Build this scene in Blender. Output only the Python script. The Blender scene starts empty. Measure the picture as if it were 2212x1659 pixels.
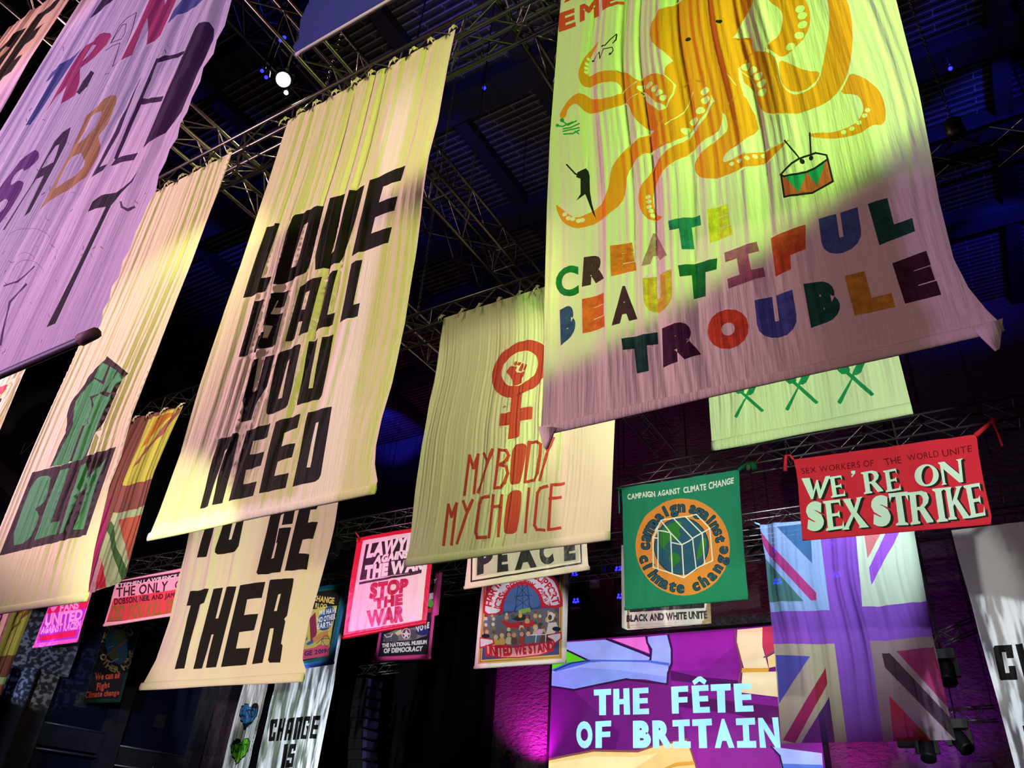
import bpy, math, random
import numpy as np
from mathutils import Vector, Matrix
from mathutils.geometry import delaunay_2d_cdt

random.seed(7)
SC = bpy.context.scene
COL = SC.collection
EYE = 1.6                                   # camera height above the hall floor
HT = 8.65                                   # height of the banner trusses above the camera
T0, T1, T2, T3, T4, T5 = 1.6, 4.36, 9.2, 17.4, 21.4, 23.6   # distance of each banner row
F_PX, CX, CY = 1670.0, 1106.0, 829.5

# ---------------------------------------------------------------- camera
_p, _r, _y = (math.radians(a) for a in (31.75, 4.346, 32.913))
FWD = np.array([-math.sin(_y)*math.cos(_p), math.cos(_y)*math.cos(_p), math.sin(_p)])
_rt = np.array([math.cos(_y), math.sin(_y), 0.0])
_up = np.cross(_rt, FWD)
RGT = _rt*math.cos(_r) + _up*math.sin(_r)
UPV = -_rt*math.sin(_r) + _up*math.cos(_r)
cam_data = bpy.data.cameras.new('camera')
cam = bpy.data.objects.new('camera', cam_data)
COL.objects.link(cam)
cam_data.sensor_width = 36.0
cam_data.lens = 36.0*F_PX/2212.0
cam_data.clip_end = 300
M = Matrix.Identity(4)
for i in range(3):
    M[i][0], M[i][1], M[i][2] = RGT[i], UPV[i], -FWD[i]
M[2][3] = EYE
cam.matrix_world = M
SC.camera = cam

# ---------------------------------------------------------------- world, view
w = bpy.data.worlds.new('hall_air')
SC.world = w
w.use_nodes = True
w.node_tree.nodes['Background'].inputs['Color'].default_value = (0.30, 0.26, 0.32, 1)
w.node_tree.nodes['Background'].inputs['Strength'].default_value = 0.006
SC.view_settings.view_transform = 'Standard'
SC.view_settings.look = 'None'
SC.view_settings.exposure = 0.0
SC.view_settings.gamma = 1.0
SC.view_settings.use_curve_mapping = False
SC.cycles.max_bounces = 5
SC.cycles.diffuse_bounces = 2
SC.cycles.sample_clamp_indirect = 3.0

# ---------------------------------------------------------------- geometry of the view
def ray(px, py):
    return FWD*F_PX + RGT*(px-CX) - UPV*(py-CY)
def atY(px, py, Y):
    d = ray(px, py); k = Y/d[1]
    return (d[0]*k, d[2]*k + EYE)
def at3(px, py, Y):
    x, z = atY(px, py, Y); return (x, Y, z)
def atX3(px, py, X):
    d = ray(px, py); k = X/d[0]
    return (X, d[1]*k, d[2]*k + EYE)
def atZ3(px, py, Z):
    d = ray(px, py); k = (Z-EYE)/d[2]
    return (d[0]*k, d[1]*k, Z)

# ---------------------------------------------------------------- the stage lamps
LAMPS = []
def spot(loc, target, color, level, cone, blend=0.25, radius=0.12, facing=(0, -1, 0), z2=None, name='stage_beam'):
    """level = brightness a white cloth at the target shows; the watts follow from the distance"""
    loc, target = Vector(loc), Vector(target)
    v = loc-target
    d = v.length
    c = max(0.25, v.normalized().dot(Vector(facing)))
    L = bpy.data.lights.new(name, 'SPOT')
    L.color = color
    L.energy = level*4*math.pi**2*d*d/c
    L.spot_size = math.radians(cone)
    L.spot_blend = blend
    L.shadow_soft_size = radius
    o = bpy.data.objects.new(name, L)
    COL.objects.link(o)
    o.location = loc
    o.rotation_euler = v.to_track_quat('Z', 'Y').to_euler()
    return o
def pt(px, py, Y):
    return at3(px, py, Y)
ZC_ = 19.5+EYE
GRN = (0.86, 1.0, 0.10); LIME = (0.50, 1.0, 0.08); PNK = (1.0, 0.42, 0.85); WRM = (1.0, 0.76, 0.55)
PALE = (0.72, 1.0, 0.48); VIO = (0.78, 0.46, 1.0); WHT = (0.86, 0.92, 1.0); BLU = (0.03, 0.03, 1.0)
MAG = (0.85, 0.02, 0.75)
def beam(name, loc, aim, color, level, cone, blend):
    """a stage beam; level = brightness of a white cloth square to it at the aimed point"""
    L = bpy.data.lights.new(name, 'SPOT'); d = (Vector(loc)-Vector(aim)).length
    L.color = color; L.energy = level*4*math.pi**2*d*d
    L.spot_size = math.radians(cone); L.spot_blend = blend; L.shadow_soft_size = 0.10
    o = bpy.data.objects.new(name, L); COL.objects.link(o)
    o.location = loc; o.rotation_euler = (Vector(loc)-Vector(aim)).to_track_quat('Z', 'Y').to_euler()
    return o
def shutter(o, edge, left=True):
    """one blade of the profile spot pushed in from the left or the right"""
    L = o.data; L.use_nodes = True; N = L.node_tree.nodes; K = L.node_tree.links
    tc = N.new('ShaderNodeTexCoord'); sp = N.new('ShaderNodeSeparateXYZ'); mr = N.new('ShaderNodeMapRange')
    mr.inputs[1].default_value = edge-0.004; mr.inputs[2].default_value = edge+0.004
    if not left: mr.inputs[3].default_value, mr.inputs[4].default_value = 1.0, 0.0
    K.new(tc.outputs['Normal'], sp.inputs[0]); K.new(sp.outputs[0], mr.inputs[0]); K.new(mr.outputs[0], N['Emission'].inputs['Strength'])
    return o
# cream sheets of the first two rows: lime from the right, pink from the left
beam('love_right_high', (2.60, -0.20, 8.00), (-5.50, 4.36, 9.20), (0.80, 1.000, 0.16), 0.80, 23, 0.5)
beam('love_right_low', (2.60, -0.20, 6.00), (-5.40, 4.36, 5.5), (0.84, 1.000, 0.14), 0.60, 28, 0.5)
beam('sheets_left', (-17.50, -0.80, 7.50), (-6.60, 4.36, 7.9), (1.00, 0.60, 0.72), 1.35, 50, 0.4)
beam('love_top_fill', (-2.9, 2.1, 8.2), (-5.6, 4.36, 8.4), (1.00, 0.74, 0.55), 0.12, 70, 0.8)
beam('fist_right', (-5.60, 1.90, 9.90), (-8.91, 4.36, 6.0), (0.90, 1.000, 0.26), 0.5, 58, 0.6)
beam('fist_left', (-19.50, -3.50, 5.00), (-9.00, 4.36, 5.2), (1.0, 0.42, 1.000), 0.22, 30, 0.6)
# violet on the front row
beam('violet_left', (-13.00, -5.50, 7.00), (-4.47, 1.60, 5.54), (0.64, 0.38, 1.000), 0.66, 46, 0.35)
beam('violet_front', (-2.50, -4.00, 3.00), (-4.10, 1.60, 5.13), (0.64, 0.34, 1.000), 0.16, 64, 0.4)
beam('violet_right', (1.60, -3.40, 5.0), (-4.00, 1.60, 5.0), (1.00, 0.86, 0.80), 0.10, 42, 0.5)
beam('corner_left', (-14.00, -4.40, 6.00), (-8.20, 1.60, 9.1), (1.000, 0.46, 0.52), 0.75, 20, 0.4)
beam('corner_right', (-4.00, -6.00, 6.00), (-8.4, 1.60, 9.0), (1.000, 0.8, 0.4), 0.2, 14, 0.5)
# octopus
shutter(beam('octopus_green', (9.00, -2.20, 6.80), (-4.18, 4.36, 7.83), (0.48, 1.000, 0.15), 0.98, 27.2, 0.16), 0.008)
beam('octopus_left', (-7.00, -7.00, 4.50), (-1.9, 4.36, 4.4), (1.0, 0.36, 0.66), 0.16, 27, 0.7)
beam('octopus_front', (1.30, -7.60, 4.50), (-0.2, 4.36, 5.2), (1.0, 0.80, 0.76), 0.075, 40, 0.5)
# second row
beam('venus_right', (8.20, 0.00, 7.00), (-5.68, 9.20, 7.44), (0.66, 1.000, 0.40), 0.24, 24, 0.5)
shutter(beam('venus_front', (-3.2, 5.0, 8.5), (-5.9, 9.20, 7.3), (0.96, 0.95, 0.52), 0.52, 64, 0.4), -0.32)
beam('together_right', (-4.20, 1.20, 3.00), (-10.60, 9.20, 5.35), (0.80, 1.000, 0.35), 0.22, 30, 0.5)
beam('together_left', (-18.00, 1.20, 4.50), (-11.14, 9.20, 5.38), (1.0, 0.50, 0.95), 0.42, 28, 0.5)
beam('together_front', (-11.50, 1.50, 1.60), (-11.32, 9.20, 5.23), (1.0, 0.72, 0.64), 0.42, 44, 0.4)
beam('fork_right', (3.60, 1.40, 5.20), (-1.35, 9.20, 7.1), (0.66, 1.00, 0.58), 0.9, 30, 0.5)
shutter(beam('oddflag_front', (-9.2, 5.2, 9.6), (-15.4, 9.20, 7.3), (1.000, 0.84, 0.76), 1.1, 62, 0.4), 0.10, False)
# small banners, lit from the truss in front of each row
beam('strike_front', (1.20, 9.70, 9.90), (-1.25, 17.40, 9.06), (0.96, 1.000, 0.93), 0.78, 36, 0.3)
beam('globe_front', (-4.90, 9.70, 9.50), (-5.92, 17.40, 8.51), (1.0, 0.97, 0.95), 0.74, 36, 0.3)
beam('peace_front', (-9.50, 9.70, 9.50), (-10.48, 17.40, 8.72), (1.0, 0.96, 0.84), 0.78, 34, 0.3)
beam('lawyers_left', (-21.00, 10.40, 8.50), (-15.10, 17.40, 8.58), (1.000, 0.20, 0.70), 0.80, 30, 0.3)
beam('lawyers_right', (-8.60, 10.40, 8.50), (-15.10, 17.40, 8.58), (0.62, 1.000, 0.72), 0.72, 30, 0.3)
beam('only_front', (-24.20, 9.70, 8.50), (-26.75, 17.40, 8.95), (1.000, 0.80, 0.90), 1.1, 34, 0.3)
beam('fans_front', (-29.60, 10.40, 8.00), (-31.50, 17.40, 8.65), (1.000, 0.80, 1.000), 1.15, 30, 0.3)
beam('flag_top', (-1.50, 17.90, 11.6), (-3.3, 21.40, 9.2), (0.86, 0.95, 1.0), 2.6, 62, 0.4)
beam('crowd_front', (-12.40, 17.80, 9.50), (-12.75, 21.40, 8.20), (1.0, 0.95, 1.000), 0.68, 52, 0.3)
beam('museum_front', (-17.40, 17.80, 9.50), (-17.45, 21.40, 8.58), (1.0, 0.9, 1.000), 0.85, 44, 0.3)
beam('teal_front', (-21.60, 17.80, 9.50), (-21.86, 21.40, 8.75), (1.000, 0.95, 0.994), 0.70, 46, 0.3)
beam('bw_front', (-7.90, 17.80, 7.50), (-7.95, 21.40, 7.75), (1.0, 1.0, 0.92), 0.62, 44, 0.3)
beam('home_front', (-32.80, 17.80, 7.00), (-34.22, 21.40, 7.6), (1.000, 0.9, 0.8), 0.20, 54, 0.4)
# patterned white beams on the sheets at the back
def gobo(name, loc, aim, level, cone, blend, scale, lo, hi, rad=0.02, color=(0.80, 0.90, 1.0), low=0.08):
    """a beam with a broken pattern plate in its gate"""
    o = beam(name, loc, aim, color, level, cone, blend); L = o.data; L.shadow_soft_size = rad
    L.use_nodes = True; N = L.node_tree.nodes; K = L.node_tree.links; em = N['Emission']
    tc = N.new('ShaderNodeTexCoord'); mp = N.new('ShaderNodeMapping'); mp.inputs['Scale'].default_value = scale
    nz = N.new('ShaderNodeTexNoise'); nz.inputs['Scale'].default_value = 1; nz.inputs['Detail'].default_value = 3
    mr = N.new('ShaderNodeMapRange'); mr.inputs[1].default_value = lo; mr.inputs[2].default_value = hi; mr.inputs[3].default_value = low; mr.inputs[4].default_value = 1.0
    K.new(tc.outputs['Normal'], mp.inputs['Vector']); K.new(mp.outputs[0], nz.inputs['Vector']); K.new(nz.outputs['Fac'], mr.inputs[0]); K.new(mr.outputs[0], em.inputs['Strength'])
    return o
gobo('pattern_beam', (-19, 17.0, 3.2), at3(635, 1560, T5), 1.25, 46, 0.2, (44, 5, 5), 0.44, 0.54, low=.12)
gobo('pattern_beam', (1.8, 16.0, 4.0), at3(2190, 1560, T5), 1.0, 41, 0.10, (44, 6, 5), 0.44, 0.54, low=.10)
gobo('pattern_beam', (-27, 12.0, 6.0), at3(95, 1420, 19.0), 0.9, 22, 0.4, (70, 70, 70), 0.50, 0.56, color=(0.72, 0.78, 1.0), low=0.12)
beam('sheet_top_glow', (1.0, 18.0, 9.0), at3(2150, 1180, T5), (1.0, .8, .85), 0.07, 60, .5)
beam('left_wall_wash', (-28, 17.0, 6.0), at3(330, 1560, 23.5), (0.45, 0.55, 1.0), 0.30, 70, 0.7)
# magenta uplights on the back wall, deep blue wash under the roof
beam('wall_uplight', at3(1150, 1665, 28.0), at3(1160, 1480, 29), MAG, 3.2, 105, 0.9)
beam('wall_uplight', at3(1830, 1690, 27.6), at3(1850, 1560, 29), (0.8, 0.02, 0.7), 1.3, 110, 0.9)
beam('wall_uplight', at3(2010, 1690, 27.6), at3(2010, 1480, 29), (0.42, 0.02, 0.9), 0.8, 110, 0.9)
beam('wall_wash', at3(1500, 1640, 23.0), at3(1500, 1040, 29), (0.9, 0.10, 0.36), 0.16, 62, 0.7)
for px, py, lv, cn in ((2080, 110, 1.0, 30), (2090, 330, .45, 40), (2110, 560, .5, 36), (450, 300, .30, 40), (480, 560, .5, 40), (850, 930, 1.0, 24), (1040, 170, .22, 46), (720, 30, .14, 60), (1050, 420, .14, 50), (900, 480, .3, 30)):
    q = at3(px, py, 1); k_ = (ZC_-EYE)/(q[2]-EYE); T_ = (q[0]*k_, k_, ZC_)
    beam('blue_wash', (T_[0]+1.5, T_[1]-5.0, ZC_-2.2), T_, BLU, lv*2.2, cn+14, 0.8)
beam('roof_wash', (-5, 8, 12.5), (-6, 11, 21), (1.0, 0.85, 0.75), 0.13, 130, 0.9)


# ---------------------------------------------------------------- materials
def lin(v):
    v = v/255.0
    return v/12.92 if v <= 0.04045 else ((v+0.055)/1.055)**2.4
def rgb(c):
    return (lin(c[0]), lin(c[1]), lin(c[2]), 1.0)
MATS = {}
def mat(key, color, rough=0.6, metal=0.0, emit=0.0, bump=None, mottle=0.0, clear=0.0, spec=0.3, mscale=3.0, sheen=0.0):
    """bump = (scale x, scale z, strength)"""
    if key in MATS: return MATS[key]
    m = bpy.data.materials.new(key); m.use_nodes = True
    nt = m.node_tree; N = nt.nodes; Lk = nt.links
    b = N['Principled BSDF']
    b.inputs['Base Color'].default_value = rgb(color)
    b.inputs['Roughness'].default_value = rough
    b.inputs['Metallic'].default_value = metal
    b.inputs['Specular IOR Level'].default_value = spec
    if sheen: b.inputs['Sheen Weight'].default_value = sheen
    if emit:
        b.inputs['Emission Color'].default_value = rgb(color)
        b.inputs['Emission Strength'].default_value = emit
    tc = N.new('ShaderNodeTexCoord')
    if mottle:
        n = N.new('ShaderNodeTexNoise'); n.inputs['Scale'].default_value = mscale; n.inputs['Detail'].default_value = 6
        n.inputs['Roughness'].default_value = 0.7
        Lk.new(tc.outputs['Object'], n.inputs['Vector'])
        r = N.new('ShaderNodeMapRange'); r.inputs[1].default_value = 0.3; r.inputs[2].default_value = 0.75
        r.inputs[3].default_value = 1.0-mottle; r.inputs[4].default_value = 1.0+mottle*0.5
        Lk.new(n.outputs['Fac'], r.inputs[0])
        mx = N.new('ShaderNodeMixRGB'); mx.blend_type = 'MULTIPLY'; mx.inputs[0].default_value = 1.0
        mx.inputs[1].default_value = rgb(color)
        Lk.new(r.outputs[0], mx.inputs[2]); Lk.new(mx.outputs[0], b.inputs['Base Color'])
        if emit: Lk.new(mx.outputs[0], b.inputs['Emission Color'])
    if bump:
        mp = N.new('ShaderNodeMapping'); mp.inputs['Scale'].default_value = (bump[0], 1.0, bump[1])
        Lk.new(tc.outputs['Object'], mp.inputs['Vector'])
        n2 = N.new('ShaderNodeTexNoise'); n2.inputs['Scale'].default_value = 1.0; n2.inputs['Detail'].default_value = 4
        Lk.new(mp.outputs[0], n2.inputs['Vector'])
        bp = N.new('ShaderNodeBump'); bp.inputs['Strength'].default_value = bump[2]; bp.inputs['Distance'].default_value = 0.05
        Lk.new(n2.outputs['Fac'], bp.inputs['Height']); Lk.new(bp.outputs[0], b.inputs['Normal'])
    if clear:
        tr = N.new('ShaderNodeBsdfTransparent'); tl = N.new('ShaderNodeBsdfTranslucent')
        tl.inputs['Color'].default_value = rgb(color)
        m1 = N.new('ShaderNodeMixShader'); m1.inputs[0].default_value = 0.3
        m2 = N.new('ShaderNodeMixShader'); m2.inputs[0].default_value = clear
        Lk.new(b.outputs[0], m1.inputs[1]); Lk.new(tl.outputs[0], m1.inputs[2])
        Lk.new(m1.outputs[0], m2.inputs[1]); Lk.new(tr.outputs[0], m2.inputs[2])
        Lk.new(m2.outputs[0], N['Material Output'].inputs['Surface'])
    MATS[key] = m
    return m
def cloth_mat(c, kind='cotton'):
    key = '%s_%d_%d_%d' % ((kind,)+tuple(c))
    if kind == 'cotton': return mat(key, c, 0.85, bump=(34, 2.2, 0.22), spec=0.12)
    if kind == 'plain': return mat(key, c, 0.8, bump=(9, 5, 0.25), spec=0.15)
    if kind == 'satin': return mat(key, c, 0.38, bump=(5, 3.5, 0.5), spec=0.5)
    if kind == 'flag': return mat(key, c, 0.75, bump=(14, 3, 0.25), spec=0.12, clear=0.2)
    if kind == 'brush': return mat(key, c, 0.8, bump=(34, 2.2, 0.22), spec=0.12, mottle=0.45, mscale=16)
    if kind == 'scrawl': return mat(key, c, 0.85, bump=(30, 2, 0.2), spec=0.1)
    if kind == 'screen': return mat(key, c, 0.5, emit=0.95, mottle=0.18, mscale=1.2)
    raise KeyError(kind)
BLACK = mat('matt_black', (14, 13, 15), 0.6)
TRUSS = mat('black_truss_metal', (92, 88, 84), 0.3, metal=0.75, spec=0.6)
ALU = mat('aluminium_truss', (168, 160, 150), 0.3, metal=0.9)
PIPE = mat('hem_pipe', (70, 60, 58), 0.5)
CHAIN = mat('steel_chain', (92, 90, 92), 0.4, metal=0.8)

# ---------------------------------------------------------------- objects
def mesh_obj(name, V, F, material, parent=None, smooth=True, loc=(0, 0, 0)):
    me = bpy.data.meshes.new(name)
    me.from_pydata([tuple(Vector(v)-Vector(loc)) for v in V], [], F)
    mats = material if isinstance(material, (list, tuple)) else [material]
    for m in mats: me.materials.append(m)
    if smooth: me.polygons.foreach_set('use_smooth', [True]*len(me.polygons))
    me.update()
    o = bpy.data.objects.new(name, me); COL.objects.link(o)
    o.location = loc
    if parent is not None: adopt(o, parent)
    return o
def adopt(o, parent):
    o.parent = parent
    o.matrix_parent_inverse = Matrix.Translation(-Vector(parent.location)) if parent.rotation_euler.to_matrix().is_identity else parent.matrix_basis.inverted()
def tag(o, label, cat, group=None):
    o['label'] = label; o['category'] = cat
    if group: o['group'] = group
    return o
def struct(o):
    o['kind'] = 'structure'; return o
def root(name, loc, label, cat, group=None):
    o = bpy.data.objects.new(name, None); COL.objects.link(o); o.location = loc; o.empty_display_size = 0.2
    return tag(o, label, cat, group)
class MB:
    def __init__(self): self.V = []; self.F = []
    def box(self, a, b):
        x0, y0, z0 = a; x1, y1, z1 = b; n = len(self.V)
        self.V += [(x0,y0,z0),(x1,y0,z0),(x1,y1,z0),(x0,y1,z0),(x0,y0,z1),(x1,y0,z1),(x1,y1,z1),(x0,y1,z1)]
        self.F += [tuple(n+i for i in f) for f in ((0,3,2,1),(4,5,6,7),(0,1,5,4),(1,2,6,5),(2,3,7,6),(3,0,4,7))]
        return self
    def tube(self, pts, r, n=8, cap=True):
        pts = [Vector(p) for p in pts]; base = len(self.V)
        rs = r if isinstance(r, (list, tuple)) else [r]*len(pts)
        for i, p in enumerate(pts):
            t = (pts[min(i+1, len(pts)-1)]-pts[max(i-1, 0)]).normalized()
            a = t.orthogonal().normalized() if i == 0 else (a - t*a.dot(t)).normalized()
            b = t.cross(a)
            for k in range(n):
                q = 2*math.pi*k/n
                self.V.append(tuple(p+(a*math.cos(q)+b*math.sin(q))*rs[i]))
        for i in range(len(pts)-1):
            for k in range(n):
                self.F.append((base+i*n+k, base+i*n+(k+1) % n, base+(i+1)*n+(k+1) % n, base+(i+1)*n+k))
        if cap:
            self.F.append(tuple(base+k for k in range(n))[::-1]); self.F.append(tuple(base+(len(pts)-1)*n+k for k in range(n)))
        return self
    def prism(self, poly, axis_fn, t0, t1):
        """poly of 2-D points, axis_fn(u,v,t) -> 3-D"""
        n = len(self.V); k = len(poly)
        self.V += [axis_fn(u, v, t0) for u, v in poly] + [axis_fn(u, v, t1) for u, v in poly]
        self.F += [tuple(n+i for i in range(k))[::-1], tuple(n+k+i for i in range(k))]
        self.F += [(n+i, n+(i+1) % k, n+k+(i+1) % k, n+k+i) for i in range(k)]
        return self
    def lathe(self, prof, c, axis=(0, 0, 1), n=20):
        """prof: (radius, height) pairs along axis from c"""
        ax = Vector(axis).normalized(); a = ax.orthogonal().normalized(); b = ax.cross(a); base = len(self.V); c = Vector(c)
        for r, h in prof:
            for k in range(n):
                q = 2*math.pi*k/n
                self.V.append(tuple(c+ax*h+(a*math.cos(q)+b*math.sin(q))*max(r, 1e-4)))
        for i in range(len(prof)-1):
            for k in range(n):
                self.F.append((base+i*n+k, base+i*n+(k+1) % n, base+(i+1)*n+(k+1) % n, base+(i+1)*n+k))
        self.F.append(tuple(base+k for k in range(n))[::-1]); self.F.append(tuple(base+(len(prof)-1)*n+k for k in range(n)))
        return self
    def build(self, name, material, parent=None, smooth=True, loc=(0, 0, 0)):
        return mesh_obj(name, self.V, self.F, material, parent, smooth, loc)

# ---------------------------------------------------------------- lettering
_G = {}
def glyph(ch):
    """outline loops of one letter of the built-in sans, baseline 0, capital height 1"""
    if ch in _G: return _G[ch]
    cu = bpy.data.curves.new('letter', 'FONT'); cu.body = ch
    ob = bpy.data.objects.new('letter', cu); COL.objects.link(ob)
    dg = bpy.context.evaluated_depsgraph_get(); dg.update()
    c2 = ob.evaluated_get(dg).to_curve(dg)
    loops = []
    for s in c2.splines:
        if s.type != 'BEZIER': continue
        P = []; B = list(s.bezier_points)
        for i, p in enumerate(B):
            q = B[(i+1) % len(B)]
            a, h1, h2, d = (Vector(v) for v in (p.co, p.handle_right, q.handle_left, q.co))
            straight = ((h1-a).cross(d-a).length + (h2-a).cross(d-a).length) < 1e-4
            for t in ([0] if straight else [0, .25, .5, .75]):
                v = a*(1-t)**3 + h1*3*t*(1-t)**2 + h2*3*t*t*(1-t) + d*t**3
                P.append((v.x, v.y))
        loops.append(P)
    COL.objects.unlink(ob); bpy.data.objects.remove(ob); bpy.data.curves.remove(cu)
    if loops:
        xs = [p[0] for l in loops for p in l]; x0, x1 = min(xs), max(xs)
    else: x0, x1 = 0, 0.3
    k = 1/0.729 if 'H' not in _G else 1/_G['H'][2]
    if ch == 'H': k = 1/max(p[1] for l in loops for p in l)
    _G[ch] = ([[((x-x0)*k, y*k) for x, y in l] for l in loops], (x1-x0)*k, 1/k)
    return _G[ch]
glyph('H')
def area(l): return sum(l[i][0]*l[(i+1) % len(l)][1]-l[(i+1) % len(l)][0]*l[i][1] for i in range(len(l)))/2
def embolden(loops, o):
    if not o or not loops: return loops
    big = max(loops, key=lambda l: abs(area(l))); sg = 1 if area(big) > 0 else -1
    out = []
    for l in loops:
        n = len(l); r = []
        for i in range(n):
            (ax, ay), (bx, by), (cx, cy) = l[i-1], l[i], l[(i+1) % n]
            d1 = math.hypot(bx-ax, by-ay) or 1e-6; d2 = math.hypot(cx-bx, cy-by) or 1e-6
            n1 = ((by-ay)/d1, -(bx-ax)/d1); n2 = ((cy-by)/d2, -(cx-bx)/d2)
            mx, my = n1[0]+n2[0], n1[1]+n2[1]; q = max(0.6, (mx*mx+my*my)/2)
            r.append((bx+sg*o*mx/q, by+sg*o*my/q))
        out.append(r)
    return out
def bil(q, u, v):
    (ax, ay), (bx, by), (cx, cy), (dx, dy) = q      # bl, br, tr, tl
    return (ax*(1-u)*(1-v)+bx*u*(1-v)+cx*u*v+dx*(1-u)*v, ay*(1-u)*(1-v)+by*u*(1-v)+cy*u*v+dy*(1-u)*v)
def text(s, q, bold=0.05, gap=0.2, sag=0.0):
    """letters of s fitted into the quad q (bl, br, tr, tl) in picture points"""
    x = 0; parts = []
    for ch in s:
        if ch == ' ': x += 0.42; continue
        L, wd, _ = glyph(ch)
        parts.append((embolden(L, bold), x)); x += wd + gap
    W = max(x-gap, 0.01)
    res = []
    for L, x0 in parts:
        for l in L:
            res.append([bil(q, (px+x0)/W, py - sag*4*((px+x0)/W)*(1-(px+x0)/W)) for px, py in l])
    return res
def letter(ch, q, bold=0.08, font=None):
    if font:
        L = font[ch]
        return [[bil(q, u, v) for u, v in l] for l in L]
    L, wd, _ = glyph(ch); L = embolden(L, bold)
    X = [p[0] for l in L for p in l]; Yv = [p[1] for l in L for p in l]
    x0, x1, y0, y1 = min(X), max(X), min(Yv), max(Yv)
    return [[bil(q, (x-x0)/(x1-x0), (y-y0)/(y1-y0)) for x, y in l] for l in L]
def arc_text(s, c, rx, ry, a0, a1, size, bold=0.06, inside=False, tilt=0.0):
    """letters spaced along an ellipse; angles in degrees, 0 = right, 90 = up; inside = tops towards the centre"""
    out = []; n = len(s)
    for i, ch in enumerate(s):
        if ch == ' ': continue
        a = math.radians(a0 + (a1-a0)*(i+0.5)/n)
        cx, cy = c[0]+rx*math.cos(a), c[1]-ry*math.sin(a)
        up = (math.cos(a), -math.sin(a))
        if inside: up = (-up[0], -up[1])
        rt = (-up[1], up[0])
        L, wd, _ = glyph(ch); L = embolden(L, bold)
        for l in L:
            out.append([(cx+rt[0]*(x-wd/2)*size+up[0]*(y-0.45)*size, cy+rt[1]*(x-wd/2)*size+up[1]*(y-0.45)*size) for x, y in l])
    return out
def stroke(pts, wd, closed=False):
    """ribbon along a line; returns loops for union filling"""
    out = []
    n = len(pts)
    for i in range(n if closed else n-1):
        a, b = pts[i], pts[(i+1) % n]
        d = math.hypot(b[0]-a[0], b[1]-a[1]) or 1e-6
        tx, ty = (b[0]-a[0])/d, (b[1]-a[1])/d; h = wd/2; e = h*0.8
        out.append([(a[0]-tx*e-ty*h, a[1]-ty*e+tx*h), (b[0]+tx*e-ty*h, b[1]+ty*e+tx*h),
                    (b[0]+tx*e+ty*h, b[1]+ty*e-tx*h), (a[0]-tx*e+ty*h, a[1]-ty*e-tx*h)])
    return out
def oval(cx, cy, rx, ry=None, rot=0, n=18):
    ry = ry or rx; c, s = math.cos(math.radians(rot)), math.sin(math.radians(rot))
    return [(cx+rx*math.cos(t)*c-ry*math.sin(t)*s, cy+rx*math.cos(t)*s+ry*math.sin(t)*c) for t in [2*math.pi*i/n for i in range(n)]]
def smooth(l, k=1):
    for _ in range(k):
        r = []
        for i in range(len(l)):
            a, b = l[i], l[(i+1) % len(l)]
            r += [(a[0]*.75+b[0]*.25, a[1]*.75+b[1]*.25), (a[0]*.25+b[0]*.75, a[1]*.25+b[1]*.75)]
        l = r
    return l
class Crop:
    """a magnified piece of the photograph, so that shapes can be noted in its own points"""
    def __init__(self, x0, y0, s): self.x0, self.y0, self.s = x0, y0, s
    def p(self, x, y): return (self.x0+x/self.s, self.y0+y/self.s)
    def __call__(self, *a):
        """points as a string 'x,y x,y' or list(s) of loops"""
        v = a[0]
        if isinstance(v, str): return [self.p(*map(float, t.split(','))) for t in v.split()]
        if v and isinstance(v[0], (tuple, list)) and v[0] and isinstance(v[0][0], (tuple, list)):
            return [[self.p(*t) for t in l] for l in v]
        return [self.p(*t) for t in v]
def Q(s): return [tuple(map(float, t.split(','))) for t in s.split()]

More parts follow.
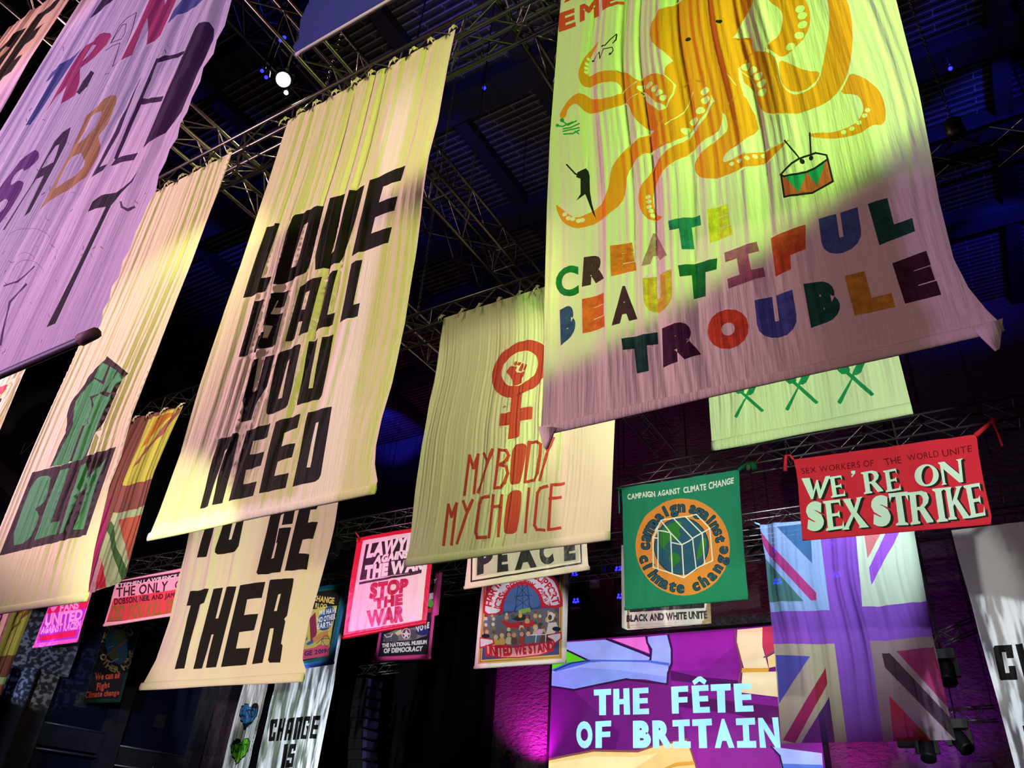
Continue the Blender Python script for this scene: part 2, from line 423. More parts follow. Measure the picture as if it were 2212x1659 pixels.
# ---------------------------------------------------------------- hanging cloth
def inside(P, loops, parity=True):
    res = np.zeros(len(P), bool)
    for l in loops:
        A = np.array(l); B = np.roll(A, -1, 0); c = np.zeros(len(P), bool)
        lo = A.min(0); hi = A.max(0)
        idx = np.where((P[:, 0] >= lo[0]) & (P[:, 0] <= hi[0]) & (P[:, 1] >= lo[1]) & (P[:, 1] <= hi[1]))[0]
        if len(idx) == 0: continue
        q = P[idx]; k = np.zeros(len(idx), bool)
        for (x1, y1), (x2, y2) in zip(A, B):
            if y1 == y2: continue
            k ^= ((y1 > q[:, 1]) != (y2 > q[:, 1])) & (q[:, 0] < (x2-x1)*(q[:, 1]-y1)/(y2-y1)+x1)
        c[idx] = k
        res = (res ^ c) if parity else (res | c)
    return res
class Drape:
    """depth of the cloth's folds as a function of place; u follows the side edges"""
    def __init__(self, n, amp, seed, top=0.5, bottom=0.12, fine=0.15, billow=0.05, lean=0.0, sharp=1.0, peak=0.55):
        r = random.Random(seed)
        self.k = [(n*f, r.uniform(0, 6.28), wt) for f, wt in ((1, .55), (1.73, .4), (0.47, .35), (2.9, .22*sharp))]
        self.kf = [(n*f, r.uniform(0, 6.28)) for f in (5.1, 7.7)]
        self.amp, self.top, self.bottom, self.fine, self.billow, self.lean, self.peak = amp, top, bottom, fine, billow, lean, peak
        self.ph = [r.uniform(0, 6.28) for _ in range(4)]
    def __call__(self, u, v, X):
        """u, v arrays 0..1 (v from the top)"""
        env = np.where(v < self.peak, self.top+(1-self.top)*np.sin(np.pi/2*np.clip(v/self.peak, 0, 1)),
                       self.bottom+(1-self.bottom)*np.cos(np.pi/2*np.clip((v-self.peak)/(1-self.peak), 0, 1)))
        uu = u + 0.012*np.sin(5*v+self.ph[0]) + 0.008*np.sin(11*v+self.ph[1])
        d = np.zeros_like(u)
        patch = 0.62+0.30*np.sin(2*np.pi*(1.15*uu+0.25*v)+self.ph[2])+0.22*np.sin(2*np.pi*(2.7*uu-0.3*v)+self.ph[3])
        for i, (f, p, wt) in enumerate(self.k):
            d += wt*np.sin(2*np.pi*f*uu + p + 0.5*np.sin(2.3*v*(i+1)+self.ph[i]))
        for f, p in self.kf:
            d += self.fine*0.3*np.sin(2*np.pi*f*uu+p+1.5*np.sin(6*v))
        return -(self.amp*env*d*np.clip(patch, 0.12, 1.2)) - self.billow*np.sin(np.pi*np.clip(v, 0, 1)) - self.lean*v
def banner(name, label, Y, left, right, base, art, drape, kind='cotton', top=(), bottom=(), nx=110, nz=70, cat='banner',
           group=None, kinds=None, uv_rot=0):
    """a cloth hanging at distance Y. left/right: edges from top to bottom, (x, z) in the hall; art in picture points"""
    outline = list(left)+list(bottom)+list(right)[::-1]+list(top)[::-1]
    zs = [p[1] for p in outline]; z0, z1 = min(zs), max(zs)
    Lz = np.array(sorted((p[1], p[0]) for p in left)); Rz = np.array(sorted((p[1], p[0]) for p in right))
    def uvof(x, z):
        xl = np.interp(z, Lz[:, 0], Lz[:, 1]); xr = np.interp(z, Rz[:, 0], Rz[:, 1])
        return (x-xl)/(xr-xl), (z1-z)/(z1-z0)
    items = []
    for it in art:
        col, loops = it[0], it[1]
        if loops and not isinstance(loops[0][0], (tuple, list)): loops = [loops]
        mode = it[2] if len(it) > 2 else 'par'
        items.append((col, [[atY(px, py, Y) for px, py in l] for l in loops], mode))
    # points: outline, art outlines, grid
    V = []; E = []
    def add_loop(l, seg):
        pts = []
        n = len(l)
        for i in range(n):
            a, b = l[i], l[(i+1) % n]
            m = max(1, int(math.hypot(b[0]-a[0], b[1]-a[1])/seg))
            pts += [(a[0]+(b[0]-a[0])*k/m, a[1]+(b[1]-a[1])*k/m) for k in range(m)]
        s = len(V); V.extend(pts); E.extend((s+i, s+(i+1) % len(pts)) for i in range(len(pts)))
    width = max(p[0] for p in outline)-min(p[0] for p in outline)
    seg = width/55
    add_loop(outline, seg)
    for _, loops, _m in items:
        for l in loops:
            if len(l) > 2: add_loop(l, seg)
    g = []
    for j in range(nz+1):
        z = z0+(z1-z0)*(j+0.37)/(nz+1)
        xl = np.interp(z, Lz[:, 0], Lz[:, 1]); xr = np.interp(z, Rz[:, 0], Rz[:, 1])
        for i in range(nx+1):
            g.append((xl+(xr-xl)*(i+0.31+0.38*(j % 2))/(nx+1), z))
    g = np.array(g)
    g = g[inside(g, [outline])]
    V.extend(map(tuple, g))
    ov, oe, of, *_ = delaunay_2d_cdt([Vector(v) for v in V], E, [], 0, 1e-5)
    P = np.array([(v.x, v.y) for v in ov]); T = np.array([f for f in of if len(f) == 3])
    C = P[T].mean(1)
    keep = inside(C, [outline]); T = T[keep]; C = C[keep]
    mats = [cloth_mat(base, kind)]; keys = {('b',): 0}; mi = np.zeros(len(T), int)
    for col, loops, mode in items:
        kd = kind
        if len(col) == 4: kd = col[3]; col = col[:3]
        k = (tuple(col), kd)
        if k not in keys: keys[k] = len(mats); mats.append(cloth_mat(col, kd))
        mi[inside(C, loops, mode == 'par')] = keys[k]
    def depth(x, z):
        u, v = uvof(x, z); return drape(u, v, x)
    D = depth(P[:, 0], P[:, 1]); h = 0.004
    dx = (depth(P[:, 0]+h, P[:, 1])-depth(P[:, 0]-h, P[:, 1]))/(2*h)
    dz = (depth(P[:, 0], P[:, 1]+h)-depth(P[:, 0], P[:, 1]-h))/(2*h)
    nrm = np.stack([dx, -np.ones_like(dx), dz], 1); nrm /= np.linalg.norm(nrm, axis=1)[:, None]
    a, b, c = P[T[:, 0]], P[T[:, 1]], P[T[:, 2]]
    cr = (b[:, 0]-a[:, 0])*(c[:, 1]-a[:, 1])-(b[:, 1]-a[:, 1])*(c[:, 0]-a[:, 0])
    T[cr < 0] = T[cr < 0][:, ::-1]
    ox, oz = (outline[0][0]+right[0][0])/2, z0
    co = np.stack([P[:, 0]-ox, D, P[:, 1]-oz], 1)
    me = bpy.data.meshes.new(name)
    me.from_pydata(co.tolist(), [], T.tolist())
    for m in mats: me.materials.append(m)
    me.polygons.foreach_set('material_index', mi.tolist())
    me.polygons.foreach_set('use_smooth', [True]*len(T))
    me.update()
    me.normals_split_custom_set_from_vertices([tuple(v) for v in nrm])
    o = bpy.data.objects.new(name, me); COL.objects.link(o)
    o.location = (ox, Y, oz)
    tag(o, label, cat, group)
    o_depth[o.name] = depth
    return o
o_depth = {}
def px2(Y, s):
    """picture points 'x,y x,y' -> (x, z) in the hall on the plane at distance Y"""
    return [atY(*map(float, t.split(',')), Y) for t in s.split()]
def hem(o, Y, a, b, r, material, name='hem_sleeve', squash=1.0, part_label=None, dy=0.0):
    """weighted sleeve along the bottom edge from a to b (x, z)"""
    m = MB(); n = 40; pts = []; rr = []
    for i in range(n+1):
        t = i/n
        pts.append((a[0]+(b[0]-a[0])*t, Y+dy, a[1]+(b[1]-a[1])*t)); rr.append(r*(1+0.08*math.sin(9*t)))
    m.tube(pts, rr, 12)
    m.V = [(x, Y+dy+(y-Y-dy)*0.7, z) for x, y, z in m.V]
    if squash != 1.0:
        m.V = [(x, y, (a[1]+(b[1]-a[1])*((x-a[0])/(b[0]-a[0])))+(z-(a[1]+(b[1]-a[1])*((x-a[0])/(b[0]-a[0]))))*squash) for x, y, z in m.V]
    h = m.build(name, material, o)
    if part_label: h['label'] = part_label
    return h
def ties(o, Y, a, b, n, material, size=1.0, jitter=0.02, skip=()):
    """knotted strips that hold the top edge to the truss pipe"""
    r = random.Random(int(abs(a[0]*100)))
    for i in range(n):
        if i in skip: continue
        t = (i+0.5*(n == 1))/max(1, n-1) if n > 1 else 0.5
        t = min(1, max(0, t + (r.uniform(-jitter, jitter) if 0 < i < n-1 else 0)))
        x = a[0]+(b[0]-a[0])*t; z = a[1]+(b[1]-a[1])*t
        m = MB(); s = size
        m.lathe([(0.005*s, -0.03*s), (0.026*s, -0.012*s), (0.03*s, 0.01*s), (0.008*s, 0.035*s)], (x, Y-0.06*s, z), (0.2, -0.3, 1), 8)
        for sgn in (-1, 1):
            L = r.uniform(0.09, 0.2)*s; k = sgn*r.uniform(0.1, 0.5)
            p = [Vector((x, Y-0.07*s, z)), Vector((x+k*L*.5, Y-0.1*s, z-L*.5)), Vector((x+k*L, Y-0.085*s, z-L))]
            m.tube(p, [0.012*s, 0.016*s, 0.006*s], 5)
        m.tube([(x, Y-0.06*s, z), (x+.01, Y-0.02*s, z+0.05*s), (x, Y+0.03*s, z+0.08*s)], 0.012*s, 5)
        m.build('tie', material, o)

# ---------------------------------------------------------------- the hall
X0, X1, Y0, Y1, ZC = -36.0, 14.0, -9.0, 29.0, 19.5+EYE
def dark_mat():
    """painted profiled steel deck with fine joint lines"""
    m = bpy.data.materials.new('roof_deck'); m.use_nodes = True
    N = m.node_tree.nodes; L = m.node_tree.links; b = N['Principled BSDF']
    tc = N.new('ShaderNodeTexCoord'); mp = N.new('ShaderNodeMapping'); mp.inputs['Scale'].default_value = (1, 1, 1)
    L.new(tc.outputs['Object'], mp.inputs['Vector'])
    br = N.new('ShaderNodeTexBrick'); br.inputs['Scale'].default_value = 1.0
    br.inputs['Brick Width'].default_value = 1.5; br.inputs['Row Height'].default_value = 0.23
    br.inputs['Mortar Size'].default_value = 0.022; br.inputs['Mortar Smooth'].default_value = 0.3
    br.inputs['Color1'].default_value = (0.022, 0.020, 0.022, 1); br.inputs['Color2'].default_value = (0.03, 0.028, 0.03, 1)
    br.inputs['Mortar'].default_value = (0.16, 0.15, 0.15, 1)
    L.new(mp.outputs[0], br.inputs['Vector']); L.new(br.outputs['Color'], b.inputs['Base Color'])
    b.inputs['Roughness'].default_value = 0.6
    return m
m = MB(); prof = []
y = Y0
while y < Y1+1.5:
    prof += [(y, 0.0), (y+0.13, 0.0), (y+0.15, 0.09), (y+0.21, 0.09)]
    y += 0.23
n = len(prof)
V = [(x, py, ZC+h) for x in (X0-1, X1+1) for py, h in prof]
F = [(i, i+1, n+i+1, n+i) for i in range(n-1)]
struct(mesh_obj('ceiling', V, F, dark_mat(), smooth=False))
DK = mat('dark_paint', (30, 28, 31), 0.7)
def beam(name, a, b): struct(MB().box(a, b).build(name, DK, smooth=False))
k = 1
for yy, wd in ((3.2, 0.7), (7.4, 0.7), (11.67, 0.9), (16.5, 0.8), (19.6, 0.7), (23.6, 0.8)):
    beam('trim_%d' % k, (X0, yy-wd/2, ZC-0.55), (X1, yy+wd/2, ZC-0.001)); k += 1
for xx in (-23.0, -19.9, -16.8, -13.75, -10.55, -7.75, -4.4, -1.2, 3.6, 7.0):
    beam('trim_%d' % k, (xx-0.22, Y0, ZC-0.40), (xx+0.22, Y1, ZC-0.001)); k += 1
# back wall: rough sprayed acoustic coating
wm = bpy.data.materials.new('sprayed_acoustic_coating'); wm.use_nodes = True
N = wm.node_tree.nodes; L = wm.node_tree.links; b = N['Principled BSDF']
b.inputs['Base Color'].default_value = (0.20, 0.13, 0.16, 1); b.inputs['Roughness'].default_value = 0.6
tc = N.new('ShaderNodeTexCoord'); mp = N.new('ShaderNodeMapping'); mp.inputs['Scale'].default_value = (4.2, 4.2, 9.0)
mp.inputs['Rotation'].default_value = (0, 0.35, 0)
L.new(tc.outputs['Object'], mp.inputs['Vector'])
n1 = N.new('ShaderNodeTexNoise'); n1.inputs['Scale'].default_value = 1.0; n1.inputs['Detail'].default_value = 5; n1.inputs['Roughness'].default_value = 0.62
L.new(mp.outputs[0], n1.inputs['Vector'])
bp = N.new('ShaderNodeBump'); bp.inputs['Strength'].default_value = 1.0; bp.inputs['Distance'].default_value = 0.6
L.new(n1.outputs['Fac'], bp.inputs['Height']); L.new(bp.outputs[0], b.inputs['Normal'])
struct(mesh_obj('wall_back', [(X0, Y1, 0), (X1, Y1, 0), (X1, Y1, ZC), (X0, Y1, ZC)], [(0, 1, 2, 3)], wm, smooth=False))
FL = mat('dark_floor', (26, 25, 27), 0.5)
struct(MB().box((X0-1, Y0-1, -0.2), (X1+1, Y1+1, 0)).build('floor', FL, smooth=False))
NAVY = mat('navy_wall_cladding', (24, 28, 52), 0.6, bump=(2, 1, 0.2))
struct(MB().box((X0-0.4, Y0-1, 0), (X0, Y1+1, ZC+0.1)).build('wall_left', NAVY, smooth=False))
struct(MB().box((X1, Y0-1, 0), (X1+0.4, Y1+1, ZC+0.1)).build('wall_right', DK, smooth=False))
struct(MB().box((X0-1, Y0-0.4, 0), (X1+1, Y0, ZC+0.1)).build('wall_front', DK, smooth=False))
# left wall columns, rails and panels
CON = mat('raw_concrete', (118, 114, 108), 0.85, mottle=0.5, mscale=2.2)
CON2 = mat('dark_concrete', (62, 60, 66), 0.85, mottle=0.4, mscale=2)
k = 30
def lwall(y0, y1, z0, z1, t, m, nm=None):
    global k
    o = MB().box((X0, y0, z0), (X0+t, y1, z1)).build('trim_%d' % k, m, smooth=False); k += 1
    return struct(o)
lwall(19.15, 20.3, 0, 7.4, 0.45, CON)
lwall(23.35, 24.15, 0, 12.5, 0.5, CON2)
lwall(28.2, 28.8, 0, 12.5, 0.5, CON2)
GREY = mat('grey_panel', (98, 98, 112), 0.6, mottle=0.25, mscale=1.5)
pnl = MB().box((X0, 17.2, 7.3), (X0+0.6, 20.6, 9.6)).build('wall_panel', GREY, smooth=False)
tag(pnl, 'wide grey wall panel behind the small pink football fans banner', 'panel')
WHT_M = mat('white_frame_paint', (205, 206, 214), 0.5)
STEEL = mat('dull_steel', (150, 150, 160), 0.35, metal=0.6)
COL_M = mat('pale_blue_cladding', (130, 140, 172), 0.5, mottle=0.3, mscale=2)
cc = MB().tube([(X0+0.75, 18.75, 0), (X0+0.75, 18.8, 7.3)], 0.30, 14).build('drain_pipe', COL_M)
tag(cc, 'pale blue vertical pipe in front of the concrete column on the far left', 'pipe')
lwall(15.5, 18.3, 0, 7.3, 0.3, mat('charcoal_board', (58, 60, 76), 0.7, mottle=0.3))
for j, (y0, y1, z) in enumerate(((20.4, 23.3, 5.45), (20.4, 23.3, 4.45), (24.2, 28.2, 5.05), (24.2, 28.2, 4.25))):
    r = MB().tube([(X0+0.35, y0, z), (X0+0.35, y1, z)], 0.045, 8).build('hand_rail', STEEL)
    for q in (.1, .5, .9):
        MB().box((X0-.01, y0+(y1-y0)*q-.03, z-.03), (X0+.36, y0+(y1-y0)*q+.03, z+.03)).build('bracket', STEEL, r, smooth=False)
    tag(r, ['upper pale rail between the concrete column and the dark column', 'lower pale rail between the concrete column and the dark column',
            'upper pale rail right of the dark column', 'lower pale rail right of the dark column'][j], 'rail', 'rails along the left wall')
    lwall(y0, y1, z-0.85 if j % 2 == 0 else z-0.08, z-0.03, 0.3, CON2) if j % 2 == 0 else None
lamp = root('wall_lamp', (X0+0.3, 26.35, 3.9), 'small white wall lamp low on the navy wall right of the dark column', 'lamp')
MB().box((X0, 26.2, 4.2), (X0+0.18, 26.5, 4.55)).build('base', WHT_M, lamp, smooth=False)
MB().lathe([(0.05, 0.42), (0.1, 0.3), (0.13, 0.1), (0.1, 0)], (X0+0.35, 26.35, 3.85)).build('lamp_shade', WHT_M, lamp)
MB().tube([(X0+0.1, 26.35, 4.35), (X0+0.3, 26.35, 4.4), (X0+0.35, 26.35, 4.25)], 0.02, 6).build('arm', WHT_M, lamp)
for j, (y, z) in enumerate(((21.9, 6.6), (26.2, 6.4))):
    o = MB().box((X0, y-0.28, z-0.3), (X0+0.12, y+0.28, z+0.3)).build('wall_box', CON2, smooth=False)
    tag(o, ['square dull box on the navy wall under the black climate banner', 'square dull box on the navy wall right of the dark column'][j], 'box')
# curved duct and box high on the left wall
DUCT = mat('grey_duct', (84, 82, 90), 0.5)
pts = [atX3(*p, X0+0.6) for p in ((0, 935), (14, 905), (32, 882), (60, 862), (84, 852), (125, 845))]
o = MB().tube(pts, 0.45, 10).build('air_duct', DUCT); tag(o, 'grey curved air duct between the purple banner and the fist banner', 'duct')
o = MB().prism([(14.2, 15.0), (15.9, 14.55), (15.7, 13.6), (14.0, 14.2)], lambda u, v, t: (t, u, v), X0+0.005, X0+0.7).build('duct_box', DUCT, smooth=False)
tag(o, 'grey duct box below the curved air duct', 'duct')

CURT = mat('black_drape', (11, 11, 14), 0.9, spec=0.05)
Vc = []; Fc = []
for i in range(121):
    xx = -33.5+15.2*i/120; yy = 28.7+0.14*math.sin(i*0.9)+0.06*math.sin(i*2.3)
    Vc += [(xx, yy, 0.0), (xx, yy, 15.0)]
    if i: Fc.append((2*i-2, 2*i, 2*i+1, 2*i-1))
tag(mesh_obj('stage_curtain', Vc, Fc, CURT), 'tall black drape left of the magenta wall', 'curtain')
# ---------------------------------------------------------------- trusses
def truss(name, label, p0, p1, wy, wz, material, group='lighting trusses', step=0.5, r=0.027, rb=0.012):
    """square lattice truss; p0-p1 runs along its lower front tube"""
    a, b = Vector(p0), Vector(p1); t = (b-a).normalized(); Lg = (b-a).length
    side = Vector((0, 0, 1)).cross(t); side = side if side.y > 0 or (abs(side.y) < 1e-6 and side.x > 0) else -side
    up = Vector((0, 0, 1))
    R = root(name, tuple((a+b)/2), label, 'truss', group)
    offs = [Vector((0, 0, 0)), side*wy, up*wz, side*wy+up*wz]
    for o in offs:
        MB().tube([a+o, b+o], r, 8).build('chord', material, R)
    m = MB(); n = int(Lg/step)
    for i in range(n):
        s0, s1 = a+t*(i*step), a+t*((i+1)*step)
        for oa, ob in ((0, 1), (0, 2), (2, 3), (1, 3)):
            A, B = (offs[oa], offs[ob]) if i % 2 == 0 else (offs[ob], offs[oa])
            m.tube([s0+A, s1+B], rb, 5, cap=False)
        if i % 4 == 0:
            for oa, ob in ((0, 1), (0, 2), (2, 3), (1, 3)):
                m.tube([s0+offs[oa], s0+offs[ob]], rb, 5, cap=False)
    m.build('lattice', material, R)
    for e in (0.04, 0.96):
        q = a+(b-a)*e+up*wz+side*wy*0.5
        MB().tube([a+(b-a)*e+up*wz, a+(b-a)*e+up*wz+side*wy], rb*1.4, 6).tube([q, (q.x, q.y, ZC+.02)], 0.012, 5).build('hanger', BLACK, R)
    return R
zt = HT+EYE
truss('lighting_truss', 'black truss carrying the fist banner, the love banner and the octopus banner', (-16, T1+0.09, zt+0.03), (5, T1+0.09, zt+0.03), 0.42, 0.42, TRUSS)
truss('lighting_truss', 'black truss carrying the red venus symbol banner', (-22, T2+0.09, zt+0.03), (5, T2+0.09, zt+0.03), 0.42, 0.42, TRUSS)
truss('lighting_truss', 'black truss carrying the green globe banner and the red strike banner', (-34.5, T3+0.09, zt+0.06), (5.5, T3+0.09, zt+0.06), 0.5, 0.5, TRUSS, step=0.6)
truss('lighting_truss', 'black truss carrying the large union flag and the teal bordered banner', (-35, T4+0.2, zt+0.03), (2.5, T4+0.2, zt+0.03), 0.5, 0.5, TRUSS, step=0.6)
truss('lighting_truss', 'black truss above the white sheets at the back', (-35, T5+0.12, zt+0.03), (5.5, T5+0.12, zt+0.03), 0.5, 0.5, TRUSS, step=0.6)
for x0, mt, lab, yb in ((-9.4, ALU, 'aluminium truss crossing above the fist banner', 14.5), (-6.45, TRUSS, 'dark cross truss between the love banner and the octopus banner', 17.2),
                        (-3.6, TRUSS, 'dark cross truss beside the top left corner of the octopus banner', 12.0), (3.3, TRUSS, 'dark cross truss right of the octopus banner', 17.0)):
    truss('cross_truss', lab, (x0, -1.0, zt+0.58), (x0, yb, zt+0.58), 0.5, 0.5, mt, 'cross trusses above the banner rows')
# lattice girders close under the roof
truss('roof_truss', 'dark roof lattice girder near the bright lamp', (-13.1, 0, ZC-2.0), (-13.1, 18, ZC-2.0), 0.8, 0.9, TRUSS, None, step=0.8, r=0.05, rb=0.025)
truss('roof_truss', 'dark roof lattice girder beyond the right edge of the octopus banner', (4.2, 6, ZC-2.0), (4.2, 27, ZC-2.0), 0.8, 0.9, TRUSS, None, step=0.8, r=0.05, rb=0.025)
tr = truss('side_truss', 'short dark truss arm right of the union flag, upper one', at3(2010, 1400, 26.2), at3(2110, 1358, 26.2), 0.4, 0.35, TRUSS, 'short truss arms beside the flag', step=0.35, r=0.022)
tr = truss('side_truss', 'short dark truss arm right of the union flag, lower one', at3(2040, 1560, 26.2), at3(2155, 1553, 26.2), 0.4, 0.35, TRUSS, 'short truss arms beside the flag', step=0.35, r=0.022)
tr = truss('speaker_truss', 'small dark truss from which the line array speaker hangs', at3(735, 1462, 26.6), at3(850, 1448, 26.6), 0.4, 0.35, TRUSS, None, step=0.35, r=0.02)

# ---------------------------------------------------------------- chains and cables
def chain(label, p0, p1, s=0.055, links=True):
    a, b = Vector(p0), Vector(p1); n = int((b-a).length/(s*0.85)); t = (b-a).normalized(); m = MB()
    if links:
        n = min(n, 260); step = (b-a).length/n
        for i in range(n):
            c = a+t*step*(i+0.5); d = Vector((1, 0, 0)) if i % 2 else Vector((0, 1, 0))
            hl = step*0.62; hw = s*0.32
            m.tube([c-t*hl, c-t*hl*.5+d*hw, c+t*hl*.5+d*hw, c+t*hl, c+t*hl*.5-d*hw, c-t*hl*.5-d*hw, c-t*hl], s*0.11, 4, cap=False)
    else:
        m.tube([a, b], s, 5)
    o = m.build('chain' if links else 'cable', CHAIN if links else BLACK)
    return tag(o, label, 'chain' if links else 'cable', 'hoist chains and cables')
x, y, z = at3(715, 172, T1+0.35)
chain('hoist chain rising from the love banner truss to the dark blue banner', (x, T1+0.3, zt+0.5), (x, T1+0.3, ZC+.02), 0.075)
x = at3(905, 660, T2+0.3)[0]
chain('long hoist chain hanging just right of the love banner', (x, T2+0.3, zt+0.5), (x, T2+0.3, ZC+.02), 0.07)
x = at3(985, 645, T2+0.3)[0]
chain('thin cable from the roof to the truss of the venus banner', (x, T2+0.3, zt+0.45), (x, T2+0.3, ZC+.02), 0.016, False)
x = at3(1483, 985, T3+0.3)[0]
chain('thin cable dropping to the truss above the green globe banner', (x, T3+0.3, zt+0.55), (x, T3+0.3, ZC+.02), 0.022, False)
x = at3(1348, 1020, T3+0.3)[0]
chain('thin cable dropping beside the top left corner of the green globe banner', (x, T3+0.3, zt+0.55), (x, T3+0.3, ZC+.02), 0.014, False)
x = at3(2050, 245, T2+0.3)[0]
chain('hoist chain hanging right of the octopus banner', (x, T2+0.3, zt+1.0), (x, T2+0.3, ZC+.02), 0.07)
hk = root('chain_hoist', (x, T2+0.3, zt+0.6), 'dark chain hoist with hook at the end of the chain right of the octopus banner', 'hoist')
MB().lathe([(0.05, 0.5), (0.12, 0.45), (0.13, 0.2), (0.08, 0.12)], (x, T2+0.3, zt+0.5)).build('body', CHAIN, hk)
for sx in (-0.22, 0.22):
    MB().tube([(x, T2+0.3, zt+0.62), (x+sx, T2+0.3, zt+0.45)], 0.02, 6).build('sling', BLACK, hk)
x = at3(2012, 1300, 26.2)[0]
chain('thin black cable right of the union flag', at3(2018, 1380, 26.3), (at3(2018, 1380, 26.3)[0]-0.2, 26.3, ZC+.02), 0.03, False)
for dx in (0, 0.22):
    p = at3(752+dx*60, 1455, 26.7)
    chain('thin steel cable above the line array speaker, %s one' % ('left' if dx == 0 else 'right'), (p[0], 26.75, p[2]+.4), (p[0]+0.3, 26.75, ZC+.02), 0.014, False)

# ---------------------------------------------------------------- fixtures
LENS = mat('lit_white_lens', (255, 244, 222), 0.4, emit=60.0)
BLENS = mat('lit_blue_lens', (30, 30, 255), 0.4, emit=6.0)
PLAST = mat('black_fixture_shell', (20, 20, 22), 0.45)
def rod(R, p, top=None):
    MB().tube([p, (p[0], p[1], (top or ZC+.02))], 0.018, 6).build('drop_rod', BLACK, R)
def par_can(label, loc, aim, r=0.16, lens=LENS, group='stage lamps', cat='stage lamp', name='spotlight'):
    loc, aim = Vector(loc), Vector(aim); ax = (aim-loc).normalized()
    R = root(name, tuple(loc), label, cat, group)
    MB().lathe([(r*0.5, -r*2.6), (r*0.8, -r*2.4), (r*0.85, -r*0.6), (r, -r*0.4), (r, 0.0), (r*0.9, 0.005), (r*.86, -0.03)], loc, ax).build('housing', PLAST, R)
    MB().lathe([(r*0.87, -0.03), (r*0.86, -0.015), (r*0.6, 0.0), (0.001, 0.006)], loc, ax).build('lens', lens, R)
    s = ax.cross(Vector((0, 0, 1))).normalized(); c = loc-ax*r*1.3
    MB().tube([c+s*r*1.1, c+s*r*1.15+Vector((0, 0, r*1.6)), c-s*r*1.15+Vector((0, 0, r*1.6)), c-s*r*1.1], 0.015, 6).build('yoke', PLAST, R)
    MB().lathe([(0.03, 0), (0.045, 0.05), (0.03, 0.12)], c+Vector((0, 0, r*1.6))).build('clamp', CHAIN, R)
    rod(R, c+Vector((0, 0, r*1.6+.1)))
    return R
BL = at3(612, 172, 5.33)
par_can('bright warm spotlight burning above the love banner truss', BL, (0, 0, EYE), 0.14)
par_can('small lit lamp just below the bright warm spotlight', at3(618, 200, 6.2), (0, 0, EYE), 0.05)
pl = bpy.data.lights.new('warm_lamp', 'POINT'); pl.energy = 260; pl.color = (1, 0.78, 0.5); pl.shadow_soft_size = 0.12
po = bpy.data.objects.new('warm_lamp', pl); COL.objects.link(po); po.location = Vector(BL)+(Vector((0, 0, EYE))-Vector(BL)).normalized()*0.35
# small blue house lights under the roof and on the trusses
for j, p in enumerate(((606, 87), (614, 81), (566, 153), (575, 167), (1046, 190), (2053, 148))):
    q = atZ3(*p, ZC-1.2 if j > 3 else 12.6)
    par_can(['blue pin lamp left of the dark blue banner', 'second blue pin lamp left of the dark blue banner', 'blue pin lamp left of the bright spotlight',
             'blue pin lamp lower left of the bright spotlight', 'blue pin lamp under the roof right of the love banner', 'blue pin lamp under the roof right of the octopus banner'][j],
            q, (0, 0, EYE), 0.035 if j < 4 else 0.06, BLENS, 'small blue lamps')
# hanging light bars, two blue heads each, in front of the back wall
for j, (a, b, lab) in enumerate((((1239, 1239), (1242, 1296), 'blue light bar hanging beside the union campaign banner'), ((1334, 1227), (1338, 1286), 'blue light bar peeping out left of the green globe banner'),
                                 ((1668, 1189), (1678, 1254), 'blue light bar glowing through the left edge of the union flag'), ((1792, 1174), (1807, 1239), 'blue light bar glowing through the middle of the union flag'))):
    yb = 27.3
    A, B = Vector(at3(*a, yb)), Vector(at3(*b, yb))
    R = root('light_bar', tuple(B), lab, 'stage lamp', 'hanging blue light bars')
    MB().box((A.x-0.2, yb+0.08, B.z-0.25), (A.x+0.2, yb+0.38, A.z+0.9)).build('housing', PLAST, R, smooth=False)
    rod(R, (A.x, yb+.2, A.z+.9))
    for P in (A, B):
        lens = MB()
        for q in ((-.07, .05), (.07, .05), (0, -.07), (-.1, -.05), (.1, -.05)):
            lens.lathe([(0.05, 0), (0.03, 0.02), (0.001, 0.03)], P+Vector((q[0], 0.08, q[1])), (0, -1, 0), 8)
        lens.build('lens', BLENS, R)
def moving_head(label, px, py, Y, s=1.0, tilt=0.0):
    c = Vector(at3(px, py, Y))
    R = root('moving_head_lamp', tuple(c), label, 'stage lamp', 'black moving head lamps')
    MB().box((c.x-.26*s, Y-.2*s, c.z+.28*s), (c.x+.26*s, Y+.2*s, c.z+.5*s)).build('base', PLAST, R, smooth=False)
    for sx in (-1, 1):
        MB().box((c.x+sx*.24*s-.05*s, Y-.1*s, c.z-.12*s), (c.x+sx*.24*s+.05*s, Y+.1*s, c.z+.3*s)).build('arm', PLAST, R, smooth=False)
    rod(R, (c.x, Y, c.z+.5*s))
    ax = Vector((math.sin(tilt), -0.5, -0.85)).normalized()
    MB().lathe([(.1*s, -.26*s), (.19*s, -.22*s), (.21*s, 0), (.19*s, .24*s), (.2*s, .3*s), (.17*s, .31*s)], c, ax, 18).build('head', PLAST, R)
    MB().lathe([(.165*s, .29*s), (.1*s, .315*s), (.001, .32*s)], c, ax, 18).build('lens', mat('dark_glass', (24, 24, 30), 0.1), R)
    return R
moving_head('black moving head lamp under the bottom right corner of the union flag', 2003, 1618, 25.2, 1.0)
moving_head('black moving head lamp beside the lower truss arm right of the union flag', 2074, 1600, 25.9, 1.05, 0.5)
moving_head('black moving head lamp beside the upper truss arm right of the union flag', 2045, 1452, 25.0, 1.15)
moving_head('black moving head lamp hanging right of the green globe banner', 1640, 1185, 26.5, 1.5)
moving_head('black moving head lamp hanging beside the PEACE banner', 1287, 1235, 26.8, 1.3)
moving_head('black moving head lamp on the truss left of the lawyers banner', 718, 1195, T3+0.4, 0.8, 0.6)
moving_head('black moving head lamp on the cross truss right of the love banner', 820, 472, T2-1.0, 0.6)
